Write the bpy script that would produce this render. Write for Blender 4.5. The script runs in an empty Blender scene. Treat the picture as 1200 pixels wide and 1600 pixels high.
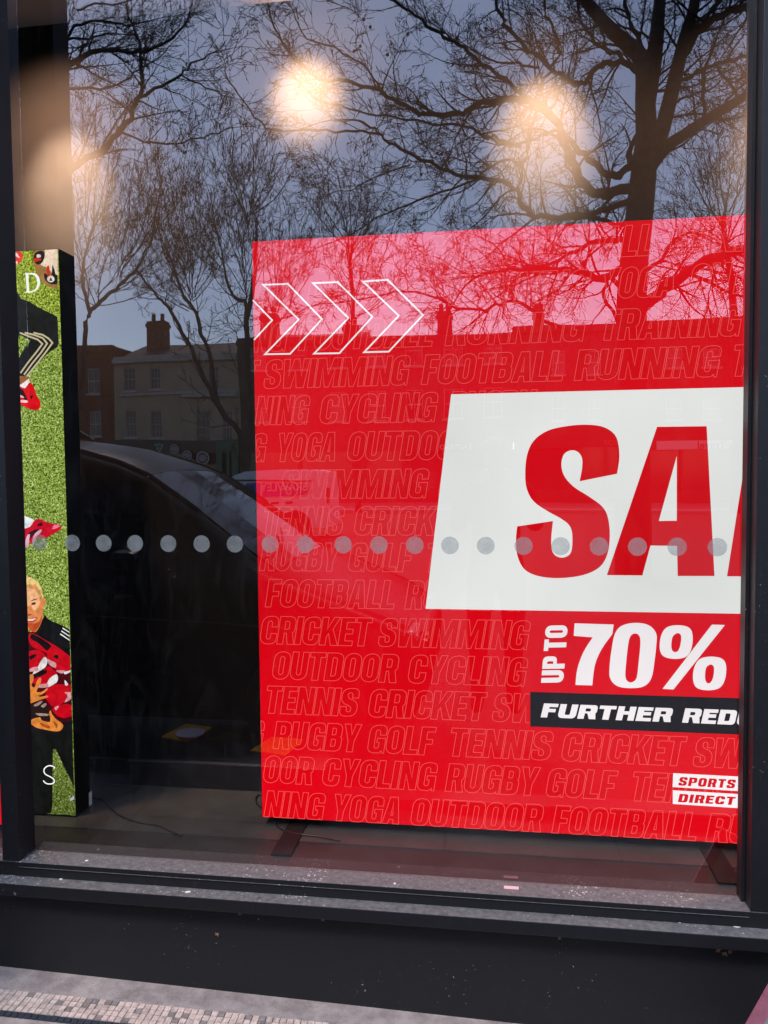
import bpy, math, random
from mathutils import Vector, Matrix
from mathutils.geometry import tessellate_polygon
C = bpy.context.scene.collection
R = math.radians
# ------------------------------------------------------------------ camera
F = 1185.0; CAM = Vector((0, -2.2, 1.52))
yaw, pitch, roll = R(8.161), R(2.866), R(-.557)
fw = Vector((-math.sin(yaw)*math.cos(pitch), math.cos(yaw)*math.cos(pitch), -math.sin(pitch)))
r0 = Vector((math.cos(yaw), math.sin(yaw), 0)); u0 = r0.cross(fw)
rt = math.cos(roll)*r0 + math.sin(roll)*u0; up = -math.sin(roll)*r0 + math.cos(roll)*u0
cd = bpy.data.cameras.new('camera'); cam = bpy.data.objects.new('camera', cd); C.objects.link(cam)
M = Matrix.Identity(4)
for i in range(3):
    M[i][0] = rt[i]; M[i][1] = up[i]; M[i][2] = -fw[i]; M[i][3] = CAM[i]
cam.matrix_world = M
cd.sensor_fit = 'VERTICAL'; cd.sensor_height = 24; cd.lens = 24*F/1600; cd.clip_end = 500; cd.clip_start = .004
bpy.context.scene.camera = cam
# ------------------------------------------------------------------ light
EXPO = 0.7
vs = bpy.context.scene.view_settings
vs.view_transform = 'Standard'; vs.look = 'None'; vs.gamma = 1; vs.use_curve_mapping = False; vs.exposure = EXPO
SUN_EL, SUN_AZ = R(52), R(200)
w = bpy.data.worlds.new('World'); bpy.context.scene.world = w; w.use_nodes = True
nt = w.node_tree; bg = nt.nodes['Background']
sky = nt.nodes.new('ShaderNodeTexSky'); sky.sky_type = 'NISHITA'; sky.sun_disc = False
sky.sun_elevation = SUN_EL; sky.sun_rotation = SUN_AZ; sky.air_density = 1.0; sky.dust_density = .6; sky.ozone_density = 2.0
hs = nt.nodes.new('ShaderNodeHueSaturation'); hs.inputs['Saturation'].default_value = .95; hs.inputs['Value'].default_value = 1.2
nt.links.new(sky.outputs[0], hs.inputs['Color'])
# broken cloud: a soft, low-contrast noise over the whole sky
tc = nt.nodes.new('ShaderNodeTexCoord'); cn = nt.nodes.new('ShaderNodeTexNoise'); cn.inputs['Scale'].default_value = 2.2; cn.inputs['Detail'].default_value = 4
mr = nt.nodes.new('ShaderNodeMapRange'); mr.inputs['From Min'].default_value = .3; mr.inputs['From Max'].default_value = .7
mr.inputs['To Min'].default_value = .82; mr.inputs['To Max'].default_value = 1.15
mx = nt.nodes.new('ShaderNodeMix'); mx.data_type = 'RGBA'; mx.blend_type = 'MULTIPLY'; mx.inputs[0].default_value = 1
nt.links.new(tc.outputs['Generated'], cn.inputs['Vector']); nt.links.new(cn.outputs['Fac'], mr.inputs['Value'])
nt.links.new(hs.outputs[0], mx.inputs[6]); nt.links.new(mr.outputs[0], mx.inputs[7]); nt.links.new(mx.outputs[2], bg.inputs['Color'])
bg.inputs['Strength'].default_value = .15
sl = bpy.data.lights.new('sun', 'SUN'); sl.energy = 1.5; sl.angle = R(12); sl.color = (1, .95, .88)
so = bpy.data.objects.new('sun', sl); C.objects.link(so)
# Nishita: rotation 0 = +Y, clockwise seen from above
sd = Vector((math.sin(SUN_AZ)*math.cos(SUN_EL), math.cos(SUN_AZ)*math.cos(SUN_EL), math.sin(SUN_EL)))
so.rotation_euler = sd.to_track_quat('Z', 'Y').to_euler(); so.location = (0, -20, 30)
GLASS_R = .175

# ------------------------------------------------------------------ helpers
def ray(px, py): return fw + (px-600)/F*rt - (py-800)/F*up
def at(px, py, Y):                    # point on the plane y = Y seen at a photo pixel
    d = ray(px, py); t = (Y - CAM.y)/d.y; return CAM + d*t
def vat(px, py, D):                   # a point of the street, seen by way of the window glass, D from the camera plane
    p = at(px, py, D-2.2); return Vector((p.x, -p.y, p.z))
def lin(c): return tuple(((v/255)/12.92 if v/255 <= .04045 else ((v/255+.055)/1.055)**2.4) for v in c)
def nodes(m): return m.node_tree.nodes, m.node_tree.links
def mat(name, col, rough=.6, spec=.5, metal=0, noise=None, bump=None, coat=0):
    m = bpy.data.materials.new(name); m.use_nodes = True; n, l = nodes(m); b = n['Principled BSDF']
    b.inputs['Base Color'].default_value = (*col, 1); b.inputs['Roughness'].default_value = rough
    b.inputs['Specular IOR Level'].default_value = spec; b.inputs['Metallic'].default_value = metal
    b.inputs['Coat Weight'].default_value = coat
    if noise:
        sc, amt = noise[:2]; col2 = noise[2] if len(noise) > 2 else tuple(c*(1-amt) for c in col)
        g = n.new('ShaderNodeTexCoord'); t = n.new('ShaderNodeTexNoise'); t.inputs['Scale'].default_value = sc; t.inputs['Detail'].default_value = 6; t.inputs['Roughness'].default_value = .65
        r = n.new('ShaderNodeValToRGB'); r.color_ramp.elements[0].position = .35; r.color_ramp.elements[1].position = .65
        r.color_ramp.elements[0].color = (*col2, 1); r.color_ramp.elements[1].color = (*col, 1)
        l.new(g.outputs['Object'], t.inputs['Vector']); l.new(t.outputs['Fac'], r.inputs['Fac']); l.new(r.outputs['Color'], b.inputs['Base Color'])
    if bump:
        g2 = n.new('ShaderNodeTexCoord'); t2 = n.new('ShaderNodeTexNoise'); t2.inputs['Scale'].default_value = bump[0]; t2.inputs['Detail'].default_value = 5
        bm_ = n.new('ShaderNodeBump'); bm_.inputs['Strength'].default_value = bump[1]; bm_.inputs['Distance'].default_value = .01
        l.new(g2.outputs['Object'], t2.inputs['Vector']); l.new(t2.outputs['Fac'], bm_.inputs['Height']); l.new(bm_.outputs[0], b.inputs['Normal'])
    return m
KEM = 1/(1-GLASS_R)/(2**EXPO)
def lit(name, rgb, k=1.0, base=.07, mottle=None):          # backlit print
    c = lin(rgb); m = mat(name, tuple(v*base for v in c), .6, .08); b = m.node_tree.nodes['Principled BSDF']
    b.inputs['Emission Color'].default_value = (*c, 1); b.inputs['Emission Strength'].default_value = KEM*k*.97
    n, l = nodes(m); g = n.new('ShaderNodeTexCoord')
    if mottle:      # printed folds, highlights and grain of the picture itself
        t = n.new('ShaderNodeTexNoise'); t.inputs['Scale'].default_value = mottle[0]; t.inputs['Detail'].default_value = 6; t.inputs['Distortion'].default_value = 1.2
        r = n.new('ShaderNodeMapRange'); r.inputs['From Min'].default_value = .3; r.inputs['From Max'].default_value = .7; r.inputs['To Min'].default_value = 1-mottle[1]; r.inputs['To Max'].default_value = 1+mottle[1]
        x = n.new('ShaderNodeMix'); x.data_type = 'RGBA'; x.blend_type = 'MULTIPLY'; x.inputs[0].default_value = 1; x.inputs[6].default_value = (*c, 1)
        l.new(g.outputs['Object'], t.inputs['Vector']); l.new(t.outputs['Fac'], r.inputs['Value']); l.new(r.outputs[0], x.inputs[7]); l.new(x.outputs[2], b.inputs['Emission Color'])
    else:           # uneven back light put into emission strength: strongest along the bottom, slightly blotchy
        sp_ = n.new('ShaderNodeSeparateXYZ'); r = n.new('ShaderNodeMapRange'); r.interpolation_type = 'SMOOTHSTEP'
        for kk, v in zip(('From Min', 'From Max', 'To Min', 'To Max'), (.0, .95, 1.16, .93)): r.inputs[kk].default_value = v
        t = n.new('ShaderNodeTexNoise'); t.inputs['Scale'].default_value = 1.6; r2 = n.new('ShaderNodeMapRange')
        for kk, v in zip(('From Min', 'From Max', 'To Min', 'To Max'), (.35, .65, .93, 1.05)): r2.inputs[kk].default_value = v
        a = n.new('ShaderNodeMath'); a.operation = 'MULTIPLY'; a2 = n.new('ShaderNodeMath'); a2.operation = 'MULTIPLY'; a2.inputs[1].default_value = KEM*k*.97
        l.new(g.outputs['Object'], sp_.inputs[0]); l.new(sp_.outputs[2], r.inputs['Value']); l.new(g.outputs['Object'], t.inputs['Vector']); l.new(t.outputs['Fac'], r2.inputs['Value'])
        l.new(r.outputs[0], a.inputs[0]); l.new(r2.outputs[0], a.inputs[1]); l.new(a.outputs[0], a2.inputs[0]); l.new(a2.outputs[0], b.inputs['Emission Strength'])
    return m
class MB:
    def __init__(s): s.v = []; s.f = []; s.m = []
    def quad(s, a, b, c, d, mi=0):
        k = len(s.v); s.v += [tuple(a), tuple(b), tuple(c), tuple(d)]; s.f.append((k, k+1, k+2, k+3)); s.m.append(mi); return s
    def box(s, x0, x1, y0, y1, z0, z1, mi=0):
        k = len(s.v); s.v += [(x, y, z) for z in (z0, z1) for y in (y0, y1) for x in (x0, x1)]
        for q in ((0, 2, 3, 1), (4, 5, 7, 6), (0, 1, 5, 4), (1, 3, 7, 5), (3, 2, 6, 7), (2, 0, 4, 6)):
            s.f.append(tuple(k+i for i in q)); s.m.append(mi)
        return s
    def poly(s, loops, P, mi=0):              # loops of 2D points (first outer, rest holes); P maps 2D -> 3D
        L3 = [[Vector((a, b, 0)) for a, b in lp] for lp in loops]
        k = len(s.v)
        for lp in loops: s.v += [tuple(P(a, b)) for a, b in lp]
        for t in tessellate_polygon(L3):
            s.f.append(tuple(k+i for i in t)); s.m.append(mi)
        return s
    def prism(s, loop, P, e, mi=0):           # extruded polygon: P maps 2D -> 3D, e the extrusion vector
        e = Vector(e); k = len(s.v); n = len(loop)
        s.v += [tuple(P(a, b)) for a, b in loop] + [tuple(Vector(P(a, b))+e) for a, b in loop]
        for t in tessellate_polygon([[Vector((a, b, 0)) for a, b in loop]]):
            s.f += [tuple(k+i for i in t), tuple(k+n+i for i in reversed(t))]; s.m += [mi, mi]
        for i in range(n):
            j = (i+1) % n; s.f.append((k+i, k+j, k+n+j, k+n+i)); s.m.append(mi)
        return s
    def line(s, pts, w, P, closed=True, mi=0):     # ribbon along a 2D polyline
        n = len(pts); k = len(s.v); A = []
        for i in range(n):
            p = Vector(pts[i]); a = Vector(pts[(i-1) % n]) if (closed or i > 0) else p; b = Vector(pts[(i+1) % n]) if (closed or i < n-1) else p
            d1 = (p-a); d2 = (b-p)
            d1 = d1.normalized() if d1.length > 1e-9 else d2.normalized(); d2 = d2.normalized() if d2.length > 1e-9 else d1
            t = d1+d2; t = t.normalized() if t.length > 1e-6 else d1; nn = Vector((-t.y, t.x)); c = max(.35, nn.dot(Vector((-d1.y, d1.x))))
            A.append((p+nn*w/2/c, p-nn*w/2/c))
        for a, b in A: s.v += [tuple(P(*a)), tuple(P(*b))]
        for i in range(n if closed else n-1):
            j = (i+1) % n; s.f.append((k+2*i, k+2*i+1, k+2*j+1, k+2*j)); s.m.append(mi)
        return s
    def tube(s, pts, rad, n=6, mi=0, cap=True):
        k = len(s.v); m = len(pts)
        for i, p in enumerate(pts):
            p = Vector(p); t = Vector(pts[min(i+1, m-1)])-Vector(pts[max(i-1, 0)])
            t = t.normalized() if t.length > 1e-9 else Vector((0, 0, 1))
            a = t.orthogonal().normalized() if abs(t.z) > .9 else t.cross(Vector((0, 0, 1))).normalized(); b = t.cross(a)
            r = rad[i] if isinstance(rad, (list, tuple)) else rad
            for q in range(n):
                c, d = math.cos(2*math.pi*q/n)*r, math.sin(2*math.pi*q/n)*r
                s.v.append((p.x+a.x*c+b.x*d, p.y+a.y*c+b.y*d, p.z+a.z*c+b.z*d))
        for i in range(m-1):
            for q in range(n):
                s.f.append((k+i*n+q, k+i*n+(q+1) % n, k+(i+1)*n+(q+1) % n, k+(i+1)*n+q)); s.m.append(mi)
        if cap:
            s.f.append(tuple(k+q for q in reversed(range(n)))); s.f.append(tuple(k+(m-1)*n+q for q in range(n))); s.m += [mi, mi]
        return s
    def disc(s, c, r, P, n=28, mi=0):
        k = len(s.v); s.v += [tuple(P(c[0]+r*math.cos(2*math.pi*i/n), c[1]+r*math.sin(2*math.pi*i/n))) for i in range(n)]
        s.f.append(tuple(range(k, k+n))); s.m.append(mi); return s
    def ball(s, c, r, n=8, sq=(1, 1, 1), mi=0):
        k = len(s.v); c = Vector(c); h = n//2
        for i in range(1, h):
            th = math.pi*i/h
            for j in range(n):
                ph = 2*math.pi*j/n; s.v.append((c.x+r*sq[0]*math.sin(th)*math.cos(ph), c.y+r*sq[1]*math.sin(th)*math.sin(ph), c.z+r*sq[2]*math.cos(th)))
        a = len(s.v); s.v += [(c.x, c.y, c.z+r*sq[2]), (c.x, c.y, c.z-r*sq[2])]
        for i in range(h-2):
            for j in range(n):
                s.f.append((k+i*n+j, k+(i+1)*n+j, k+(i+1)*n+(j+1) % n, k+i*n+(j+1) % n)); s.m.append(mi)
        for j in range(n):
            s.f.append((a, k+j, k+(j+1) % n)); s.f.append((a+1, k+(h-2)*n+(j+1) % n, k+(h-2)*n+j)); s.m += [mi, mi]
        return s
    def build(s, name, mats, parent=None, smooth=False, origin=None, bevel=0):
        me = bpy.data.meshes.new(name)
        o0 = Vector(origin) if origin is not None else (parent.matrix_basis.translation.copy() if parent and parent.type == 'EMPTY' else Vector((0, 0, 0)))
        if parent is not None and parent.type != 'EMPTY' and origin is None:
            o0 = Vector(parent['_o'])
        me.from_pydata([tuple(Vector(v)-o0) for v in s.v], [], s.f)
        if not isinstance(mats, (list, tuple)): mats = [mats]
        for m in mats: me.materials.append(m)
        if len(mats) > 1: me.polygons.foreach_set('material_index', s.m)
        if smooth: me.polygons.foreach_set('use_smooth', [True]*len(me.polygons))
        me.update(); o = bpy.data.objects.new(name, me); C.objects.link(o); o['_o'] = tuple(o0)
        if parent is not None:
            o.parent = parent
            po = Vector(parent['_o']) if '_o' in parent else parent.matrix_basis.translation
            o.location = o0-po
        else: o.location = o0
        if bevel:
            b = o.modifiers.new('bevel', 'BEVEL'); b.width = bevel; b.segments = 2; b.limit_method = 'ANGLE'
        return o
def tag(o, label=None, cat=None, group=None, kind=None):
    if label: o['label'] = label
    if cat: o['category'] = cat
    if group: o['group'] = group
    if kind: o['kind'] = kind
    return o
def thing(name, loc, label, cat, group=None):
    o = bpy.data.objects.new(name, None); C.objects.link(o); o.location = loc; o.empty_display_size = .1; o['_o'] = tuple(loc)
    return tag(o, label, cat, group)
I3 = lambda x, y, z: Vector((x, y, z))

# ------------------------------------------------------------------ materials
def black_paint(name, base=(.011, .011, .014), dust=.15, specks=1.0, rough=.42):
    m = mat(name, base, rough, .45); n, l = nodes(m); b = n['Principled BSDF']
    g = n.new('ShaderNodeNewGeometry'); sep = n.new('ShaderNodeSeparateXYZ'); l.new(g.outputs['Normal'], sep.inputs[0])
    tcn = n.new('ShaderNodeTexCoord')
    n1 = n.new('ShaderNodeTexNoise'); n1.inputs['Scale'].default_value = 60; n1.inputs['Detail'].default_value = 8; n1.inputs['Roughness'].default_value = .75
    n2 = n.new('ShaderNodeTexNoise'); n2.inputs['Scale'].default_value = 7; n2.inputs['Detail'].default_value = 5
    n3 = n.new('ShaderNodeTexNoise'); n3.inputs['Scale'].default_value = 110; n3.inputs['Detail'].default_value = 7; n3.inputs['Roughness'].default_value = .62; n3.inputs['Distortion'].default_value = .6
    n4 = n.new('ShaderNodeTexNoise'); n4.inputs['Scale'].default_value = 5; n4.inputs['Detail'].default_value = 3
    for q in (n1, n2, n3, n4): l.new(tcn.outputs['Object'], q.inputs['Vector'])
    def mr_(src, a, b_, c, d):
        q = n.new('ShaderNodeMapRange'); q.clamp = True
        for k, v in zip(('From Min', 'From Max', 'To Min', 'To Max'), (a, b_, c, d)): q.inputs[k].default_value = v
        l.new(src, q.inputs['Value']); return q.outputs[0]
    def mth(op, a, b_):
        q = n.new('ShaderNodeMath'); q.operation = op
        for i, v in enumerate((a, b_)):
            if isinstance(v, (int, float)): q.inputs[i].default_value = v
            else: l.new(v, q.inputs[i])
        return q.outputs[0]
    top = mr_(sep.outputs[2], .6, .95, 0, 1)
    grime = mr_(n2.outputs['Fac'], .38, .68, .25, 1)
    fine = mr_(n1.outputs['Fac'], .35, .75, .3, 1)
    fac = mth('MULTIPLY', mth('MULTIPLY', top, fine), dust*4.0)
    side = mth('MULTIPLY', mth('MULTIPLY', grime, mr_(n1.outputs['Fac'], .5, .8, 0, 1)), dust*.30)
    fac = mth('MAXIMUM', fac, side)
    clus = mr_(n4.outputs['Fac'], .42, .68, 0, .085); nn = mth('ADD', n3.outputs['Fac'], clus)
    sp = mr_(nn, .735, .79, 0, 1); spt = mr_(nn, .645, .72, 0, 1)
    sp = mth('MULTIPLY', sp, .5*specks); sp = mth('MAXIMUM', sp, mth('MULTIPLY', mth('MULTIPLY', spt, top), .9))
    c1 = n.new('ShaderNodeMix'); c1.data_type = 'RGBA'; c1.inputs[6].default_value = (*base, 1); c1.inputs[7].default_value = (.34, .33, .34, 1); l.new(fac, c1.inputs[0])
    c2 = n.new('ShaderNodeMix'); c2.data_type = 'RGBA'; c2.inputs[7].default_value = (.72, .7, .68, 1); l.new(c1.outputs[2], c2.inputs[6]); l.new(sp, c2.inputs[0])
    l.new(c2.outputs[2], b.inputs['Base Color'])
    rr = mr_(fac, 0, .4, rough, .9); l.new(rr, b.inputs['Roughness'])
    bp = n.new('ShaderNodeBump'); bp.inputs['Strength'].default_value = .25; bp.inputs['Distance'].default_value = .002; bp.inputs['Distance'].default_value = .003; l.new(n1.outputs['Fac'], bp.inputs['Height']); l.new(bp.outputs[0], b.inputs['Normal'])
    return m
M_paint = black_paint('black_gloss_paint')
M_riser = black_paint('black_masonry_paint', (.008, .008, .011), .10, 1.6, .6)
M_black = mat('matt_black_metal', (.006, .006, .006), .6, .2)
M_wall = mat('dark_display_wall', (.0065, .006, .006), .8, .05, noise=(3, .3))
M_ceil = mat('pale_ceiling', (.55, .53, .53), .8, .2)
M_skirt = mat('dark_skirting', (.01, .01, .012), .35, .5)
M_cable = mat('black_cable', (.012, .012, .012), .4)
M_white = mat('white_paint', (.75, .74, .72), .5, noise=(4, .15))

def glass_mat():
    m = bpy.data.materials.new('window_glass'); m.use_nodes = True; n, l = nodes(m); n.remove(n['Principled BSDF'])
    t = n.new('ShaderNodeBsdfTransparent'); g = n.new('ShaderNodeBsdfGlossy'); g.inputs['Roughness'].default_value = 0; g.inputs['Color'].default_value = (1, .94, .985, 1)
    x = n.new('ShaderNodeMixShader'); x.inputs[0].default_value = GLASS_R
    l.new(t.outputs[0], x.inputs[1]); l.new(g.outputs[0], x.inputs[2])
    c = n.new('ShaderNodeTexCoord'); w1 = n.new('ShaderNodeTexNoise'); w1.inputs['Scale'].default_value = 2.2; w1.inputs['Detail'].default_value = 1       # slightly uneven sheet
    bp = n.new('ShaderNodeBump'); bp.inputs['Strength'].default_value = 1; bp.inputs['Distance'].default_value = .0006
    l.new(c.outputs['Object'], w1.inputs['Vector']); l.new(w1.outputs['Fac'], bp.inputs['Height']); l.new(bp.outputs[0], g.inputs['Normal'])
    mp = n.new('ShaderNodeMapping'); mp.inputs['Scale'].default_value = (5, 5, 1.6); s1_ = n.new('ShaderNodeTexNoise'); s1_.inputs['Scale'].default_value = 2.5; s1_.inputs['Detail'].default_value = 9; s1_.inputs['Roughness'].default_value = .7; s1_.inputs['Distortion'].default_value = 1.5
    r = n.new('ShaderNodeMapRange'); r.inputs['From Min'].default_value = .5; r.inputs['From Max'].default_value = .78; r.inputs['To Min'].default_value = 0; r.inputs['To Max'].default_value = .016     # wiped dust and smears
    d = n.new('ShaderNodeBsdfDiffuse'); d.inputs[0].default_value = (.5, .5, .5, 1); y = n.new('ShaderNodeMixShader')
    l.new(c.outputs['Object'], mp.inputs[0]); l.new(mp.outputs[0], s1_.inputs['Vector']); l.new(s1_.outputs['Fac'], r.inputs['Value']); l.new(r.outputs[0], y.inputs[0])
    l.new(x.outputs[0], y.inputs[1]); l.new(d.outputs[0], y.inputs[2]); l.new(y.outputs[0], n['Material Output'].inputs[0])
    return m
M_glass = glass_mat()
def clear_mat():
    m = bpy.data.materials.new('glass_clear_face'); m.use_nodes = True; n, l = nodes(m); n.remove(n['Principled BSDF'])
    t = n.new('ShaderNodeBsdfTransparent'); l.new(t.outputs[0], n['Material Output'].inputs[0]); return m
M_clear = clear_mat()
def vinyl_mat():
    m = bpy.data.materials.new('frosted_vinyl'); m.use_nodes = True; n, l = nodes(m); n.remove(n['Principled BSDF'])
    t = n.new('ShaderNodeBsdfTransparent'); t.inputs[0].default_value = (.9, .92, .92, 1); g = n.new('ShaderNodeBsdfDiffuse'); g.inputs[0].default_value = (.30, .32, .33, 1)
    x = n.new('ShaderNodeMixShader'); c = n.new('ShaderNodeTexCoord'); q = n.new('ShaderNodeTexNoise'); q.inputs['Scale'].default_value = 30; q.inputs['Detail'].default_value = 5
    r = n.new('ShaderNodeMapRange'); r.inputs['From Min'].default_value = .3; r.inputs['From Max'].default_value = .7; r.inputs['To Min'].default_value = .40; r.inputs['To Max'].default_value = .62
    l.new(c.outputs['Object'], q.inputs['Vector']); l.new(q.outputs['Fac'], r.inputs['Value']); l.new(r.outputs[0], x.inputs[0])
    l.new(t.outputs[0], x.inputs[1]); l.new(g.outputs[0], x.inputs[2]); l.new(x.outputs[0], n['Material Output'].inputs[0])
    return m
M_vinyl = vinyl_mat()

# ------------------------------------------------------------------ ground
def ground_mat(name, c1, c2, sc=12, rough=.85):
    return mat(name, c1, rough, .3, noise=(sc, .3, c2), bump=(sc*12, .35))
M_road = ground_mat('asphalt', (.055, .054, .055), (.04, .04, .042))
M_pave = ground_mat('concrete_pavement', (.46, .38, .36), (.25, .205, .195), 14)
M_slab = ground_mat('far_pavement', (.28, .27, .26), (.2, .19, .18), 3)
M_kerb = ground_mat('kerb_stone', (.14, .135, .13), (.09, .09, .09), 5)
L_ = at(0, 1508, -.05); R_ = at(830, 1600, -.05)
slope = (R_.z-L_.z)/(R_.x-L_.x); zl = lambda x: L_.z+slope*(x-L_.x)
GZ = -.03
# ground sheet to the horizon
o = MB().quad((-300, -300, GZ-.16), (300, -300, GZ-.16), (300, 300, GZ-.16), (-300, 300, GZ-.16)).build('ground', M_slab); tag(o, kind='structure')
o = MB().quad((-200, -30, GZ-.15), (200, -30, GZ-.15), (200, -1.45, GZ-.15), (-200, -1.45, GZ-.15)).build('road', M_road); tag(o, kind='structure')
o = MB().box(-200, 200, -38, -30, GZ-.3, GZ).build('far_pavement', M_slab); tag(o, kind='structure')
o = MB().box(-60, 60, -1.45, -1.32, GZ-.3, GZ+.0).build('kerb', M_kerb); tag(o, kind='structure')
pm = MB()
xs = [-60, -3, 3, 60]
zc = lambda x: zl(max(-3, min(3, x)))
zy = lambda x, y: zc(x)+.02*min(0, y)/1.32
for a, b in zip(xs, xs[1:]): pm.quad((a, -.30, zy(a, -.3)), (b, -.30, zy(b, -.3)), (b, .1, zc(b)), (a, .1, zc(a))).quad((a, -1.32, zc(a)-.02), (b, -1.32, zc(b)-.02), (b, -.30, zy(b, -.3)), (a, -.30, zy(a, -.3)), 1)
for a, b in zip(xs, xs[1:]): pm.quad((a, -1.32, zc(a)-.3), (b, -1.32, zc(b)-.3), (b, -1.32, zc(b)-.02), (a, -1.32, zc(a)-.02))
o = pm.build('pavement', [M_pave, ground_mat('darkened_paving', (.10, .095, .095), (.06, .056, .058), 5)]); tag(o, kind='structure')  # outer paving colour darkened to cut its bright reflection in the glass
# mosaic threshold strip of small pink tiles, edge traced on the pavement plane
def on_pave(px, py):
    d = ray(px, py); t = 1.0
    for _ in range(12):
        p = CAM+d*t; k = zc(p.x)-.02*(-p.y)/1.32*1.0 if p.y < 0 else zc(p.x)
        t += (k-p.z)/d.z
    return CAM+d*t
e0 = on_pave(0, 1551); e1 = on_pave(500, 1603)
ex = (e1-e0); ex.z = 0; ex.normalize(); ey = Vector((ex.y, -ex.x, 0))
tb = MB(); gb = MB(); rnd = random.Random(4); ts = .0205
Pz = lambda p: Vector((p.x, p.y, zc(p.x)-.02*(-p.y)/1.32))
for i in range(-70, 110):
    for j in range(0, 5):
        if rnd.random() < .012: continue
        c = Vector((e0.x, e0.y, 0))+ex*(i*ts)+ey*(j*ts); q = ts*.45
        pts = [c+ex*(sx*q*rnd.uniform(.93, 1.03))+ey*(sy*q*rnd.uniform(.93, 1.03)) for sx, sy in ((-1, -1), (-1, 1), (1, 1), (1, -1))]
        h = rnd.uniform(.004, .0055); k = len(tb.v)
        tb.v += [tuple(Pz(p)+Vector((0, 0, h))) for p in pts]+[tuple(Pz(p)) for p in pts]
        mi = rnd.choice((0, 0, 0, 1, 1, 2)) if j < 4 else 3
        for f in ((0, 3, 2, 1), (0, 1, 5, 4), (1, 2, 6, 5), (2, 3, 7, 6), (3, 0, 4, 7)): tb.f.append(tuple(k+a for a in f)); tb.m.append(mi)
tl = [ground_mat('pink_tile_a', (.82, .66, .60), (.50, .39, .35), 60, .6), ground_mat('pink_tile_b', (.72, .58, .53), (.40, .31, .28), 70, .6), ground_mat('grey_tile', (.36, .31, .3), (.2, .17, .17), 60, .6), ground_mat('slate_tile', (.05, .06, .08), (.03, .035, .05), 60, .5)]
o = tb.build('mosaic_path', tl); tag(o, kind='structure')

# ------------------------------------------------------------------ shop building
Lm0 = at(4, 1341, -.068).x; GX0, GX1 = -1.472, .69
sb = thing('shop_building', (-.4, 0, 0), 'black painted shopfront with one tall display window above a low black wall', 'shopfront')
TOPZ = 3.9; SZ = .317
sb_p = sb
# window sill, ledge, stall riser
MB().box(-3.2, 2.6, -.068, .012, .272, SZ).build('window_sill', M_paint, sb, bevel=.002)
MB().box(GX0, GX1, -.0705, -.066, .300, .3022).build('sill_bead', M_paint, sb)
MB().box(-3.2, 2.6, -.113, -.05, .232, .2715).build('ledge', M_paint, sb, bevel=.003)
rs = MB()
for i in range(24):
    x0, x1 = -3.2+i*5.8/24, -3.2+(i+1)*5.8/24
    rs.quad((x0, -.052, zc(x0)-.05), (x1, -.052, zc(x1)-.05), (x1, -.052, .2315), (x0, -.052, .2315))
rs.box(-3.2, 2.6, -.05, .1, -.3, .2315)
rs.build('stall_riser', M_riser, sb)
MB().box(Lm0, GX0, -.068, .02, SZ+.001, TOPZ).build('mullion', M_paint, sb, bevel=.0015)
MB().box(GX1+.004, 1.25, -.068, .02, SZ+.001, TOPZ).build('pilaster', M_paint, sb, bevel=.0015)
MB().box(GX1-.006, GX1+.003, -.02, .02, SZ+.001, TOPZ).build('glazing_bead', M_paint, sb)
MB().box(1.25, 2.6, -.05, .3, SZ+.001, TOPZ).build('side_panel', M_paint, sb)
MB().box(-9, -3.2, -.068, .3, -.3, TOPZ).build('side_panel', M_paint, sb)
MB().box(2.6, 9, -.068, .3, -.3, TOPZ).build('side_panel', M_paint, sb)
MB().box(-9, 9, -.20, .3, TOPZ, 4.7).build('fascia', M_paint, sb)
MB().box(-9, 9, -.02, 8, 4.7, 10).build('upper_wall', mat('brown_brick', (.16, .085, .06), .85, .2, noise=(6, .35)), sb)
def pane(x0, x1, nm='glass_pane'):
    # 8 mm sheet: the outer face reflects, the other faces are clear
    b = MB(); b.box(x0, x1, 0, .008, SZ-.004, TOPZ+.05, 1); b.m[2] = 0
    return b.build(nm, [M_glass, M_clear], sb)
gp = pane(GX0-.006, GX1+.001); pane(-3.2, Lm0+.006)
dots = [62, 113, 162, 211, 263, 315, 367, 422, 477, 536, 592, 648, 703, 759, 818, 876, 936, 996, 1058, 1121]
for i, dx in enumerate(dots):
    c = at(dx, 848+(851-848)*0+(dx-62)/1059*7, -.001)
    MB().disc((c.x, c.z), .0258, lambda a, b: Vector((a, -.001, b)), 32).build('vinyl_dot', M_vinyl, gp)
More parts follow.
